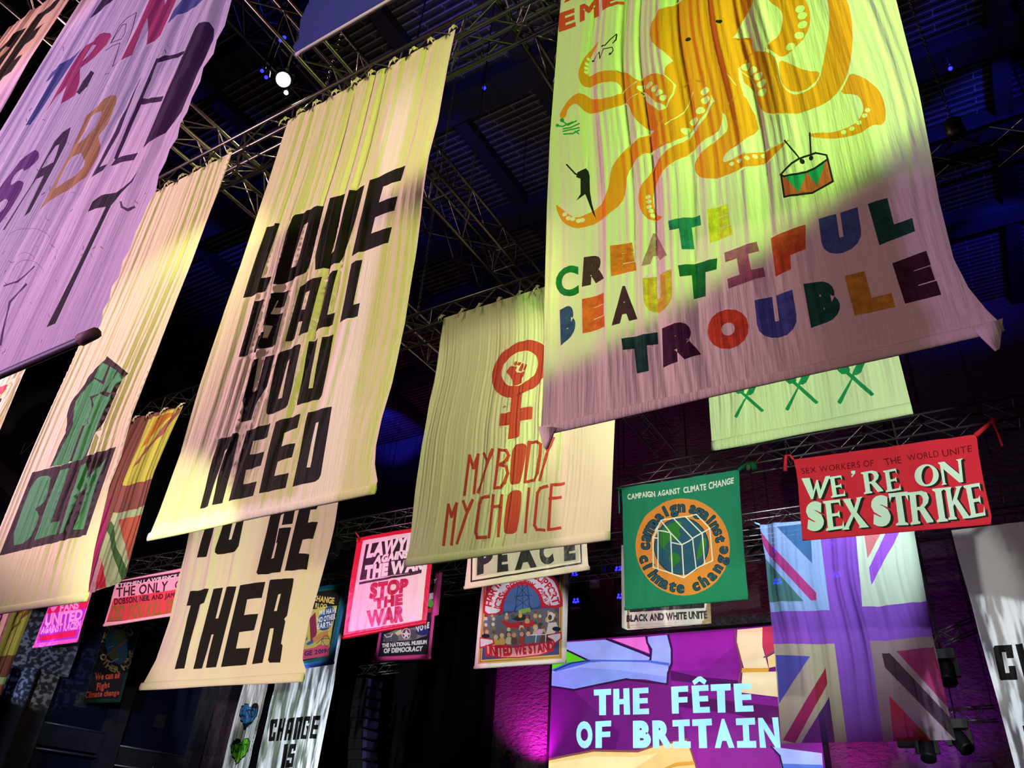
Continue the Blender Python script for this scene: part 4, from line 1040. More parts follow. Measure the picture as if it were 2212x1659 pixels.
suck += stroke(A3('1350,830 1300,940 1220,1060 1130,1135'), 2)+stroke(A3('1200,775 1190,860 1140,980'), 3)+stroke(A3('1730,620 1830,680 1870,760 1872,835'), 2)+stroke(A3('1120,715 1200,770'), 2.5)
suck += stroke(A34('735,680 690,770 650,845'), 2)+stroke(A3('740,815 870,735'), 1.6)+stroke(A3('770,895 880,840'), 1.6)+stroke(A3('1650,700 1720,780'), 1.6)
BKO = (34, 34, 24); GRN_P = (32, 150, 66)
art = [(OR, octo, 'uni'), (SK, suck, 'uni'), (BKO, [oval(*A3.p(1305, 372), 6.4, 4, -25), oval(*A3.p(1575, 238), 7.2, 4, -15)], 'uni')]
art += [(GRN_P, stroke(A3('240,1070 290,1110 360,1070'), 3)+stroke(A3('190,1110 245,1120 330,1080'), 3)+stroke(A3('250,1140 310,1130 385,1095'), 3)
   +stroke(A3('250,1162 385,1130'), 3)+stroke(A3('255,1185 330,1180 385,1150'), 3)+stroke(A3('350,1160 380,1180'), 3)+[oval(*A3.p(240, 1066), 4.5), oval(*A3.p(200, 1110), 3.6)], 'uni')]
art += [(BKO, stroke(A3('570,430 600,430 650,370 695,320 690,370 665,405'), 2)+stroke(A3('490,545 550,480 555,535'), 2)+stroke(A3('555,535 590,462 660,440 670,470 640,510'), 2)
   +[oval(*A3.p(490, 542), 3, 2), oval(*A3.p(580, 432), 3.4, 2), oval(*A3.p(645, 500), 3, 2, -50)]
   +stroke(A3('280,1445 350,1520 400,1545'), 3.4)+[A3('370,1510 400,1490 440,1470 458,1490 468,1530 468,1580 470,1660 485,1760 520,1890 490,1840 435,1690 360,1750 300,1850 330,1800 395,1690 395,1560 360,1550')], 'uni')]
RC = (214, 74, 58)
art += [(RC, letter('E', A3('200,300 345,250 330,85 190,135'))+letter('M', A3('378,215 535,150 530,-10 375,65'))+letter('E', A3('572,118 748,45 725,-65 562,0'))+[A3('235,42 265,-10 320,-30 290,18')], 'par')]
# drum
DR = (196, 86, 66); TE = (34, 140, 110)
def D_(s): return A34(s)
art += [(DR, [D_('165,1545 300,1535 440,1485 552,1405 592,1580 400,1690 180,1720')]), (TE, [D_('190,1555 370,1510 310,1685'), D_('375,1508 530,1425 462,1625')], 'uni'),
   (INK, stroke(D_('150,1530 250,1440 350,1380 450,1352 540,1365 550,1400 440,1480 300,1532 180,1545 150,1530'), 4.2)+stroke(D_('155,1530 180,1715 300,1705 420,1680 500,1640 592,1580 550,1400'), 4.2)
      +stroke(D_('190,1255 335,1425'), 3.6)+stroke(D_('400,1185 410,1395'), 3.6)+[oval(*D_('335,1422')[0], 5.4), oval(*D_('410,1392')[0], 5)], 'uni')]
SI = {'I': [[(0,0),(1,0),(1,.27),(.68,.27),(.68,.73),(1,.73),(1,1),(0,1),(0,.73),(.34,.73),(.34,.27),(0,.27)]]}
def LT(col, ch, q, b=0.14, font=None): return (tuple(col)+('brush',), letter(ch, q, b, font), 'par')
art += [LT((30, 120, 66), 'C', B3('190,985 375,965 375,700 172,745'), 0.06), LT((72, 50, 48), 'R', B3('398,888 590,830 605,595 418,640')), LT((230, 124, 44), 'E', B3('650,805 858,740 825,505 645,550')),
  LT((176, 138, 124), 'A', B3('905,710 1135,640 1060,415 965,440')), LT((42, 128, 118), 'T', B3('1180,605 1430,545 1405,280 1148,355')), LT((226, 206, 60), 'E', B3('1490,520 1685,450 1640,190 1470,240')),
  LT((52, 76, 124), 'B', B3('215,1385 345,1280 335,1025 210,1085')), LT((228, 104, 46), 'E', B3('400,1280 592,1225 590,940 398,990')), LT((72, 38, 58), 'A', B3('650,1215 862,1150 800,862 705,890')),
  LT((220, 180, 58), 'U', B3('925,1110 1175,1075 1172,755 915,815'), .2), LT((26, 100, 60), 'T', B3('1265,1010 1530,940 1550,645 1225,720')), LT((168, 98, 122), 'I', B3('1645,900 1955,790 1885,505 1610,600'), font=SI),
  LT((206, 92, 46), 'F', B34('95,785 360,690 362,370 55,460')), LT((76, 104, 152), 'U', B34('510,650 850,540 800,215 470,320'), .22), LT((34, 88, 66), 'L', B34('985,535 1287,410 1215,85 888,190'), .16),
  LT((30, 78, 62), 'T', B3('765,1620 1045,1575 1030,1255 728,1320')), LT((70, 34, 58), 'R', B3('1075,1555 1405,1460 1385,1148 1072,1230'), .16), LT((216, 84, 48), 'O', B3('1470,1430 1825,1375 1800,1045 1450,1100'), .16),
  LT((74, 88, 150), 'U', B3('1895,1340 2240,1265 2185,905 1865,1000'), .22), LT((30, 92, 66), 'B', B34('400,1228 668,1130 600,815 338,862'), .18), LT((206, 158, 56), 'L', B34('772,1122 1118,1048 1020,705 685,790'), .16),
  LT((72, 38, 54), 'E', B34('1200,1022 1508,940 1385,568 1093,685'))]
o = banner('fabric_banner', 'largest cream sheet with an orange octopus above CREATE BEAUTIFUL TROUBLE', T1, L_, R_, (222, 212, 190), art,
           Drape(6.0, 0.046, 115, top=0.9, bottom=0.15, peak=0.40, fine=0.35, billow=0.06), nx=190, nz=150, group='tall hand painted sheets')
hem(o, T1, L_[-1], R_[-1], 0.022, cloth_mat((222, 212, 190)), squash=1.8)
a, b = L_[-1], R_[-1]
for (x, z), s in ((a, 1), (b, -1)):      # loose corners of the hem
    MB().prism([(x-0.01*s, z+0.03), (x+0.14*s, z-0.01), (x+0.075*s, z-0.17), (x+0.05*s, z-0.16)], lambda u, v, t: (u, t, v), T1-0.03, T1-0.015).build('hem_corner', cloth_mat((222, 212, 190)), o)
ties(o, T1, L_[0], R_[0], 9, STRIP, 1.2)

# ================================================================ the smaller banners
BLOCK = {'C': [[(0,.05),(.06,0),(1,0),(1,.4),(.62,.4),(.62,.2),(.4,.2),(.4,.8),(.62,.8),(.62,.62),(1,.62),(1,1),(.1,1),(0,.93)]],
 'H': [[(0,0),(.38,0),(.38,.4),(.62,.4),(.62,0),(1,0),(1,1),(.62,1),(.62,.58),(.38,.58),(.38,1),(0,1)]],
 'A': [[(0,0),(.38,0),(.38,.3),(.6,.3),(.6,0),(1,0),(1,1),(.15,1),(0,.92)], [(.4,.48),(.6,.48),(.6,.8),(.4,.8)]],
 'N': [[(0,0),(.38,0),(.38,.8),(.6,.8),(.6,0),(1,0),(1,1),(0,1)]],
 'G': [[(0,.05),(.06,0),(1,0),(1,.58),(.5,.58),(.62,.42),(.62,.18),(.4,.18),(.4,.8),(.62,.8),(.62,.68),(1,.68),(1,1),(.1,1),(0,.93)]],
 'E': [[(0,0),(1,0),(1,.2),(.4,.2),(.4,.4),(.85,.4),(.85,.6),(.4,.6),(.4,.8),(1,.8),(1,1),(0,1)]],
 'I': [[(0,0),(1,0),(1,1),(0,1)]],
 'S': [[(0,0),(.95,0),(1,.06),(1,.6),(.4,.6),(.4,.8),(.6,.8),(.6,.7),(1,.7),(1,1),(.06,1),(0,.94),(0,.42),(.6,.42),(.6,.2),(.38,.2),(.38,.32),(0,.32)]]}
SERIF = {'E': [[(0,0),(1,0),(1,.28),(.9,.1),(.42,.1),(.42,.45),(.72,.45),(.84,.37),(.84,.63),(.72,.55),(.42,.55),(.42,.9),(.85,.9),(.95,.75),(.95,1),(0,1),(0,.94),(.12,.9),(.12,.1),(0,.06)]],
 'W': [[(0,1),(.28,1),(.39,.36),(.52,.86),(.57,.86),(.68,.36),(.84,1),(1,1),(.71,0),(.62,0),(.5,.5),(.36,0),(.27,0)]],
 'R': [[(0,0),(.45,0),(.45,.06),(.36,.1),(.36,.42),(.45,.42),(.75,0),(1.05,0),(1.05,.05),(.68,.48),(.85,.6),(.9,.75),(.82,.92),(.6,1),(0,1),(0,.94),(.1,.9),(.1,.1),(0,.06)],
       [(.36,.52),(.5,.52),(.62,.6),(.65,.73),(.6,.84),(.48,.9),(.36,.9)]],
 'O': [oval(.5,.5,.5,.5,0,24), oval(.53,.5,.24,.42,-10,24)],
 'N': [[(0,0),(.22,0),(.17,.08),(.17,.68),(.75,0),(.9,0),(.9,.92),(1,1),(.7,1),(.78,.92),(.78,.36),(.25,1),(0,1),(0,.95),(.06,.9),(.06,.08)]],
 'X': [[(0,0),(.3,0),(.28,.06),(.5,.4),(.7,.06),(.66,0),(1.05,0),(1,.06),(.64,.52),(.9,.94),(1,1),(.68,1),(.7,.94),(.54,.66),(.4,.94),(.42,1),(.02,1),(.08,.94),(.4,.5),(.1,.06)]],
 'T': [[(.2,0),(.8,0),(.8,.05),(.66,.1),(.66,.88),(.85,.88),(.97,.72),(1,1),(0,1),(.03,.72),(.15,.88),(.34,.88),(.34,.1),(.2,.05)]],
 'I': [[(0,0),(1,0),(1,.05),(.78,.1),(.78,.9),(1,.95),(1,1),(0,1),(0,.95),(.22,.9),(.22,.1),(0,.05)]],
 'K': [[(0,0),(.42,0),(.42,.05),(.34,.1),(.34,.4),(.42,.48),(.72,.05),(.7,0),(1.1,0),(1.05,.06),(.6,.62),(.85,.93),(.98,1),(.6,1),(.66,.94),(.34,.55),(.34,.9),(.42,1),(0,1),(0,.95),(.1,.9),(.1,.1),(0,.05)]]}
def strap(o, pts, r, m, nm='corner_tie'):
    return MB().tube(pts, r, 6).build(nm, m, o)

# ---- red strike banner
def edge(Y, cr, s): return [atY(*cr.p(*map(float, t.split(','))), Y) for t in s.split()]
RD = (206, 42, 58); MINT = (206, 236, 212)
big = [('W', '345,950 540,935 560,745 315,768'), ('E', '570,935 690,915 660,738 545,758'), ('R', '850,905 1005,878 985,690 822,718'), ('E', '1035,885 1165,865 1125,680 1010,700'),
  ('O', '1290,848 1500,828 1472,640 1268,657'), ('N', '1510,828 1715,795 1695,595 1480,635'), ('S', '365,1225 515,1205 490,955 350,975'), ('E', '525,1215 680,1190 650,945 500,965'),
  ('X', '655,1205 880,1182 838,925 662,945'), ('S', '930,1185 1085,1165 1052,900 900,925'), ('T', '1085,1170 1262,1158 1218,878 1055,895'), ('R', '1245,1160 1430,1140 1420,865 1210,885'),
  ('I', '1470,1140 1565,1130 1525,850 1430,860'), ('K', '1568,1120 1740,1105 1690,830 1525,850'), ('E', '1750,1105 1885,1080 1840,805 1695,830')]
lt = []; sh = []
for ch, q in big:
    l = letter(ch, C5(q), 0.13, None if ch == 'S' else SERIF)
    lt.append((MINT, l))
    for dx, dy in ((9, 4), (18, 8), (26, 12)):
        sh.append(((30, 34, 22), [[(x+dx/3.95, y+dy/3.95) for x, y in k] for k in l]))
ap = C5('735,705 772,700 776,722 745,757 738,750 757,727 742,728')
DR_ = (104, 14, 28)
art = sh+lt+[(MINT, [ap])]+[(DR_, text('SEX WORKERS OF', C5('322,728 930,662 928,608 312,682'), 0.015)), (DR_, text('THE', C5('1035,652 1168,635 1160,577 1010,597'), .015)),
  (DR_, text('WORLD', C5('1225,615 1487,585 1480,530 1212,567'), .015)), (DR_, text('UNITE', C5('1522,583 1770,538 1765,484 1512,525'), .015))]
L_ = edge(T3, C5, '245,605 270,700 288,830 300,1000 322,1290'); R_ = edge(T3, C5, '1797,390 1812,430 1825,550 1870,800 1935,1085 1930,1150')
o = banner('fabric_banner', "wide red banner lettered WE'RE ON SEX STRIKE in white with black shading", T3, L_, R_, RD, art, Drape(3, 0.03, 201, top=.6, bottom=.2, billow=.03), kind='plain', nx=120, nz=60)
RT = cloth_mat(RD, 'plain')
strap(o, [at3(*C5.p(245, 605), T3), at3(*C5.p(215, 565), T3-.02), at3(*C5.p(180, 570), T3-.04), at3(*C5.p(172, 700), T3-.05)], [.03, .03, .04, .05], RT)
strap(o, [at3(*C5.p(1800, 400), T3), at3(*C5.p(1880, 330), T3-.01), at3(*C5.p(1955, 262), T3-.02)], [.06, .05, .04], RT)
strap(o, [at3(*C5.p(1945, 280), T3-.03), at3(*C5.p(1985, 370), T3-.05), at3(*C5.p(2028, 488), T3-.05)], [.03, .02, .025], RT)
MB().lathe([(.01, -.09), (.06, -.03), (.055, .03), (.01, .09)], at3(*C5.p(1950, 272), T3-.04)).build('knot', RT, o)
hem(o, T3, L_[-1], R_[-1], 0.02, RT)

# ---- green globe banner
GB = (36, 134, 96)
wh = (226, 240, 214); NV = (42, 82, 96)
art = [((222, 144, 56), smooth(D6([[(663+433*math.cos(t)-4*math.sin(t), 858-446*math.sin(t)) for t in [2*math.pi*i/40 for i in range(40)]]])[0], 0)),
  ((26, 54, 66), [oval(*D6.p(648, 852), 60, 62, 0, 36)]), ((46, 92, 110), [oval(*D6.p(648, 852), 58, 60, 0, 36)]),
  ((52, 130, 48), [smooth(D6('560,640 660,615 640,690 620,720 650,740 610,800 560,790 480,870 545,900 560,930 530,900 460,870 440,760 480,690'), 1), smooth(D6('540,930 590,900 640,950 640,990 600,1020 575,1050 560,1010 530,980'), 1),
     smooth(D6('830,790 875,770 880,840 850,930 790,1000 800,900'), 1)], 'uni')]
LTR = (40, 84, 96)
art += [((20, 44, 50), arc_text('campaign', D6.p(663, 858), 83, 86, 186, 86, 22, .11), 'uni'), (LTR, arc_text('campaign', D6.p(663, 858), 83, 86, 186, 86, 22, .045)),
  ((20, 44, 50), arc_text('against', D6.p(663, 858), 83, 86, 80, 6, 22, .11), 'uni'), (LTR, arc_text('against', D6.p(663, 858), 83, 86, 80, 6, 22, .045)),
  ((20, 44, 50), arc_text('climate', D6.p(663, 858), 86, 88, 192, 272, 22, .11, True), 'uni'), (LTR, arc_text('climate', D6.p(663, 858), 86, 88, 192, 272, 22, .045, True)),
  ((20, 44, 50), arc_text('change', D6.p(663, 858), 86, 88, 282, 362, 22, .11, True), 'uni'), (LTR, arc_text('change', D6.p(663, 858), 86, 88, 282, 362, 22, .045, True))]
gh = []
for s in ('385,770 460,615 790,565 910,690 755,785 655,840 550,730 460,615', '385,770 388,1045 565,1105 670,1140 785,1060 935,985 910,690', '655,840 670,1140', '430,705 430,1060', '550,730 565,1105', '755,785 785,1060', '842,738 865,1015',
          '580,600 755,785', '690,585 842,738', '385,770 430,775', '430,705 550,730', '560,820 655,840', '405,700 460,615'):
    gh += stroke(D6(s), 2.6)
art += [(wh, gh, 'uni')]
for t, q in (('CAMPAIGN', '155,422 405,393 400,345 152,375'), ('AGAINST', '430,390 635,365 632,317 430,345'), ('CLIMATE', '668,360 875,333 872,280 665,310'), ('CHANGE', '900,328 1125,273 1128,222 898,268')):
    art.append((wh, text(t, D6(q), .05)))
L_ = edge(T3, D6, '95,315 108,500 118,1000 125,1425'); R_ = edge(T3, D6, '1175,148 1182,300 1212,800 1260,1325')
o = banner('fabric_banner', 'green banner with a globe inside a white line greenhouse on an orange disc', T3, L_, R_, GB, art, Drape(4, 0.035, 211, top=.5, bottom=.4, billow=.03), kind='plain', nx=100, nz=80)
GT = cloth_mat(GB, 'plain')
hem(o, T3, L_[-1], R_[-1], 0.04, GT)
strap(o, [at3(*D6.p(1172, 152), T3), at3(*D6.p(1225, 110), T3-.02), at3(*D6.p(1262, 85), T3-.04)], [.05, .05, .04], GT)
strap(o, [at3(*D6.p(1262, 80), T3-.04), at3(*D6.p(1300, 100), T3-.06), at3(*D6.p(1322, 140), T3-.06)], [.03, .09, .07], GT)
strap(o, [at3(*D6.p(1262, 85), T3-.04), at3(*D6.p(1265, 120), T3-.07), at3(*D6.p(1255, 150), T3-.06)], [.03, .07, .04], mat('sage_tie', (110, 130, 96), .8))
strap(o, [at3(*D6.p(97, 318), T3), at3(*D6.p(40, 318), T3-.02), at3(*D6.p(72, 330), T3-.03), at3(*D6.p(76, 550), T3-.03)], [.03, .025, .02, .02], GT)

# ---- black and white unite
L_ = [(atY(*D6.p(95, 790), T4)[0], ZT)] + edge(T4, D6, '95,790 100,1600 150,1620'); R_ = [(atY(*D6.p(915, 1375), T4)[0], ZT)] + edge(T4, D6, '915,1375 922,1560')
TAN = (150, 128, 84)
art = [(TAN, [D6('145,760 148,1610 925,1560 925,700')]), ((214, 212, 200), [D6('165,780 168,1575 850,1535 880,1380 880,700')]), ((28, 30, 40), [D6('170,1430 860,1372 858,1418 172,1458')]),
  ((22, 22, 24), text('BLACK AND WHITE UNITE', D6('145,1542 880,1510 876,1448 147,1488'), .09)), ((205, 206, 196), [D6('170,1578 840,1535 838,1560 175,1605')])]
o = banner('fabric_banner', 'white and gold banner lettered BLACK AND WHITE UNITE below the green globe banner', T4, L_, R_, (238, 234, 220), art, Drape(5, 0.03, 221, top=.8, bottom=.6, billow=.02), kind='satin', nx=70, nz=70)

# ---- PEACE
L_ = [(atY(*D5.p(62, 270), T3)[0], ZT)] + edge(T3, D5, '62,270 15,642'); R_ = [(atY(*D5.p(1430, 80), T3)[0], ZT)] + edge(T3, D5, '1430,80 1447,360 1467,412')
art = [((196, 190, 164), [D5('150,240 150,512 1345,330 1335,60')]), ((36, 30, 26), stroke(D5('112,200 98,568 1372,358 1355,0'), 3.6), 'uni')]
for ch, q in (('P', '163,500 350,440 350,175 175,220'), ('E', '395,465 530,450 520,150 415,172'), ('A', '598,440 856,402 790,110 650,130'), ('C', '888,392 1060,355 1020,70 888,95'), ('E', '1172,337 1307,318 1300,25 1168,48')):
    art.append(((38, 42, 38), letter(ch, D5(q), .1)))
o = banner('fabric_banner', 'cream bordered banner with PEACE in large black letters', T3, L_, R_, (232, 220, 192), art, Drape(4, 0.02, 231, top=.6, bottom=.3, billow=.02), kind='satin', nx=80, nz=50)
hem(o, T3, L_[-1], R_[-1], 0.05, cloth_mat((232, 220, 192), 'plain'))

# ---- union campaign picture banner
L_ = [(atY(*D5.p(225, 615), T4)[0], ZT)] + edge(T4, D5, '225,615 200,800 165,1200 130,1562'); R_ = [(atY(*D5.p(1226, 470), T4)[0], ZT)] + edge(T4, D5, '1226,470 1200,1350 1190,1492')
GO = (206, 164, 88); CR = (184, 30, 48); LI = (206, 196, 208)
art = [(GO, [D5('245,400 215,1000 172,1522 1145,1458 1165,380')]), ((90, 60, 40), [D5('262,400 232,1000 195,1500 1128,1440 1145,380')]), (GO, [D5('268,400 238,1000 203,1493 1122,1436 1139,380')]),
  ((60, 70, 116), [D5('282,400 252,1000 218,1474 1112,1412 1120,380')]),
  (CR, [smooth(D5('230,972 240,800 280,660 350,540 500,440 700,420 900,440 1050,500 1110,600 1155,760 1158,885 920,868 900,760 850,680 770,610 690,580 600,600 520,680 480,780 465,890 452,958'), 1)]),
  (LI, [smooth(D5('255,945 268,800 320,650 400,560 540,490 700,470 880,485 1020,530 1085,610 1125,760 1122,848 945,845 920,740 850,640 740,560 650,566 550,620 480,720 440,850 430,932'), 1)]),
  (CR, stroke(D5('440,950 465,800 510,700 590,612 690,583 790,608 870,690 915,790 925,868'), 6), 'uni'),
  ((70, 100, 152), [smooth(D5('470,900 490,770 540,680 610,610 690,592 780,622 850,690 890,780 895,850 800,880 500,920'), 1)])]
art += [(CR, arc_text('HARINGEY', D5.p(690, 920), 74, 84, 172, 96, 15, .05)+arc_text('SUPPORT', D5.p(690, 920), 74, 84, 70, 12, 15, .05)),
        (CR, arc_text('JOBS', D5.p(690, 930), 54, 62, 176, 140, 14, .05)+arc_text('for', D5.p(690, 930), 54, 62, 140, 128, 9, .03)+arc_text('RECOVERY', D5.p(690, 930), 54, 64, 126, 62, 12, .03)+arc_text('GROUP', D5.p(690, 930), 55, 62, 52, 10, 14, .05))]
tw = []
for s in ('640,610 600,960', '745,600 790,960', '640,620 770,760', '745,610 620,760', '615,760 790,880', '770,760 605,880', '600,740 800,730', '600,960 790,960', '690,600 700,960', '560,960 640,820', '830,940 760,820'): tw += stroke(D5(s), 1.1)
art += [((34, 40, 58), tw, 'uni')]
pal = [(120, 84, 66), (92, 66, 56), (184, 148, 110), (74, 78, 92), (60, 62, 76), (196, 176, 150), (150, 60, 56), (110, 100, 92), (198, 160, 80), (84, 104, 130)]
r = random.Random(12)
art += [((96, 96, 110), [smooth(D5('250,960 450,950 600,930 900,880 1110,880 1105,1150 1050,1260 500,1330 290,1300 230,1180'), 1)]), ((176, 40, 48), [D5('430,1010 560,1050 820,1010 830,1080 700,1110 520,1110')]),
        ((120, 160, 74), [D5('640,900 780,870 790,920 650,945')]), ((40, 40, 50), [D5('560,1000 660,950 780,960 780,1000 640,1030')])]
for row, (y, s) in enumerate(((960, 5), (1010, 6), (1075, 6.5), (1150, 7.5), (1215, 8.5))):
    for i in range(11):
        x = 265+i*80+r.uniform(-18, 18)+row*6; yy = y-(x-265)*.07+r.uniform(-12, 12)
        if 430 < x < 830 and row in (1, 2) and r.random() < .7: continue
        if x > 1090 or x < 250: continue
        cx, cy = D5.p(x, yy)
        art.append((r.choice(pal), [smooth([(cx-s*.9, cy+s*2.4), (cx-s*.7, cy+s*.5), (cx+s*.7, cy+s*.5), (cx+s*.9, cy+s*2.4)], 1)]))
        art.append((r.choice(pal[:3]+[pal[5]]), [oval(cx, cy, s*.55, s*.62, 0, 10)]))
art += [((206, 196, 186), [oval(*D5.p(1020, 975), 8, 10), D5('990,1050 1080,1040 1105,1100 1060,1170 960,1180')]), ((74, 60, 58), [oval(*D5.p(1010, 985), 4.5, 6)]),
        ((210, 170, 196), [D5('790,1190 880,1120 930,1120 920,1170 830,1190')]), ((226, 218, 210), stroke(D5('780,1190 860,1185 960,1180')+D5('955,1280'), 1.6)+stroke(D5('840,1280 850,1190'), 1.6), 'uni'),
        ((28, 32, 50), [oval(*D5.p(320, 1275), 9, 4.5), oval(*D5.p(265, 1200), 9, 5), oval(*D5.p(1085, 1118), 9, 5), oval(*D5.p(1020, 1222), 8, 4)], 'uni')]
art += [(CR, [D5('195,1215 360,1235 370,1290 262,1330 195,1345'), D5('970,1190 1140,1150 1145,1230 1060,1300 1045,1250 980,1215')], 'uni'), (LI, [D5('205,1228 345,1245 350,1278 262,1310 205,1325'), D5('985,1195 1130,1168 1130,1222 1065,1275 1050,1240 985,1210')], 'uni'),
        (CR, [smooth(D5('262,1300 420,1322 600,1325 850,1290 1052,1248 1062,1310 1045,1370 880,1425 650,1455 450,1452 258,1420'), 0)]), ((216, 150, 160), [D5('270,1312 420,1334 600,1337 850,1302 1043,1262 1050,1310 1036,1360 880,1412 650,1442 450,1440 268,1410')]),
        (CR, text('UNITED WE STAND', D5('272,1432 1048,1362 1040,1266 268,1316'), .1, sag=.1))]
o = banner('fabric_banner', 'gold framed picture banner with a crowd above UNITED WE STAND', T4, L_, R_, (232, 224, 222), art, Drape(3, 0.015, 241, top=.6, bottom=.4, billow=.02), kind='plain', nx=70, nz=90)
hem(o, T4, L_[-1], R_[-1], 0.05, cloth_mat((232, 224, 222), 'plain'))

# ---- lawyers against the war
xt = atY(*D7.p(1110, 440), T3)[0]
L_ = edge(T3, D7, '270,165 110,1282'); R_ = [(xt-.1, L_[0][1]+.02)] + edge(T3, D7, '1112,440 1045,1110')
SB = (214, 28, 48); SAT = (244, 206, 214)
bl, br_ = L_[-1], R_[-1]
art = [(SAT, [D7('330,195 860,105 1095,70 1060,440 995,1085 165,1220 250,700')]), ((48, 34, 36), [D7('370,240 850,152 1050,118 1002,520 995,545 300,642')]), ((48, 34, 36), [D7('297,664 1000,540 995,565 292,692')])]
for t, q, c in (('LAWYERS', '385,380 1035,255 1050,122 412,247', (248, 222, 228)), ('AGAINST', '465,455 900,370 915,290 482,377', (248, 222, 228)), ('THE WAR', '358,622 1002,512 1012,400 372,492', (248, 222, 228)),
                ('STOP', '420,840 822,762 838,635 437,690', (196, 22, 58)), ('THE', '470,957 767,907 772,805 470,857', (196, 22, 58)), ('WAR', '395,1150 772,1090 788,940 395,1000', (190, 20, 54))):
    art.append((c, text(t, D7(q), .12)))
o = banner('fabric_banner', 'pink satin banner with a red border lettered STOP THE WAR', T3, L_, R_, SB, art, Drape(3.2, 0.025, 251, top=.6, bottom=.5, billow=.03), kind='satin', nx=70, nz=80)
SM = cloth_mat(SB, 'satin')
hem(o, T3, L_[-1], R_[-1], 0.06, SM)
strap(o, [at3(*D7.p(290, 160), T3), at3(*D7.p(262, 120), T3-.03), at3(*D7.p(245, 98), T3-.05)], .025, SM)
strap(o, [at3(*D7.p(285, 165), T3-.02), at3(*D7.p(272, 190), T3-.04), at3(*D7.p(268, 215), T3-.05)], .03, SM)

# ---- museum of democracy
MG = (196, 60, 134)
L_ = [(atY(*D7.p(520, 1230), T4)[0]+.25, ZT-.1)] + edge(T4, D7, '520,1230 480,1440 440,1532'); R_ = [(atY(*D7.p(1225, 530), T4)[0], ZT-.1)] + edge(T4, D7, '1225,530 1185,1030 1140,1040 1090,1505')
art = [((26, 24, 38), [D7('480,560 1185,560 1110,1030 1060,1468 500,1498 545,1230')]), ((150, 34, 78), [D7('1148,560 1185,565 1110,1040 1090,1080 1100,1020')])]
W_ = (222, 222, 226)
for t, q in (('THE NATIONAL MUSEUM', '548,1393 1045,1352 1047,1312 550,1353'), ('OF DEMOCRACY', '568,1455 995,1428 1002,1380 570,1408')): art.append((W_, text(t, D7(q), .09)))
art += [((120, 116, 122), [D7('560,1330 570,1250 700,1200 1060,1150 1050,1260 900,1310')]), ((84, 80, 90), [oval(*D7.p(610, 1290), 9, 9), oval(*D7.p(690, 1290), 8, 9), oval(*D7.p(900, 1250), 8, 11)]), ((206, 196, 160), [D7('690,1230 760,1190 770,1240 720,1260')]),
  ((222, 214, 220), [oval(*D7.p(820, 1240), 10, 12)]), ((132, 34, 72), [oval(*D7.p(820, 1240), 8.6, 10.6)]), ((210, 208, 218), [D7('820,1190 838,1230 872,1240 840,1258 848,1300 820,1270 790,1298 798,1256 768,1235 805,1230')]),
  ((222, 222, 226), stroke(D7('575,1250 600,1280 650,1270 665,1240'), 1.6), 'uni'), ((46, 42, 110), [oval(*D7.p(1000, 1215), 14, 9)]), (W_, text('VOTE', D7('938,1218 1075,1172 1078,1112 928,1160'), .08)),
  (W_, text('RY', D7('1088,682 1150,672 1160,622 1085,632'), .06)), ((168, 160, 168), [D7('1080,790 1125,780 1118,850 1075,860')]), ((74, 150, 56), [oval(*D7.p(1092, 900), 6, 9)]), ((150, 50, 60), [D7('1065,960 1105,950 1100,1000 1060,1005')])]
o = banner('fabric_banner', 'black banner with a magenta border lettered THE NATIONAL MUSEUM OF DEMOCRACY', T4, L_, R_, MG, art, Drape(3, 0.02, 261, top=.6, bottom=.4, billow=.02), kind='plain', nx=60, nz=70)
hem(o, T4, L_[-1], R_[-1], 0.06, cloth_mat(MG, 'satin'))

# ---- teal bordered banner
L_ = [(atY(*G6.p(900, 150), T4)[0]-3.2, ZT)] + edge(T4, G6, '-330,1660'); R_ = edge(T4, G6, '905,145 830,560 740,960 640,1512')
art = [((30, 96, 100), [G6('-200,320 850,180 790,550 700,960 595,1440 -330,1620')]), ((24, 22, 26), [G6('-200,370 785,248 720,560 640,960 555,1390 -330,1580')]),
  ((196, 178, 92), [G6('-300,760 -160,600 330,600 480,560 700,540 610,960 570,1240 -300,1400')]), ((134, 42, 74), [G6('230,760 330,650 360,1000 290,1180 250,1200 240,980')]), ((60, 92, 160), [G6('170,1190 260,1130 300,1180 200,1220')]), ((190, 130, 80), [G6('280,1100 420,1000 560,960 590,1060 420,1120 300,1180')]),
  ((58, 120, 84), [G6('160,1140 190,1060 200,1120')]), ((216, 190, 84), [oval(*G6.p(580, 950), 4, 6), G6('540,990 610,930 600,1060 560,1060')]),
  ((52, 74, 124), [smooth(G6('500,590 570,540 640,560 660,700 600,900 520,960 430,970 365,900 360,790 420,680'), 1)]),
  ((206, 78, 118), [G6('-330,1400 140,1290 330,1250 400,1200 570,1235 553,1390 -330,1540')]), ((26, 26, 34), stroke([G6.p(515+58*math.cos(t)-10*math.sin(t), 1140-88*math.sin(t)) for t in np.linspace(0, 6.28, 18)], 1)+stroke(G6('350,1190 440,1110 570,1100'), 1.2)+stroke(G6('440,1110 430,1220'), 1), 'uni')]
for t, q, c in (('CHANGE', '280,450 645,508 655,410 300,365', (222, 186, 96)), ('RLOO', '325,578 515,585 530,520 335,498', (222, 186, 96)), ('WE HAVE', '395,703 682,655 690,578 402,630', (222, 222, 226)), ('NO OTHER', '365,835 665,765 672,682 372,752', (222, 222, 226)),
                ('EARTH', '370,932 600,905 612,812 372,852', (222, 222, 230)), ('GE 2019/', '145,1398 560,1335 562,1268 148,1322', (64, 40, 92))): art.append((c, text(t, G6(q), .06)))
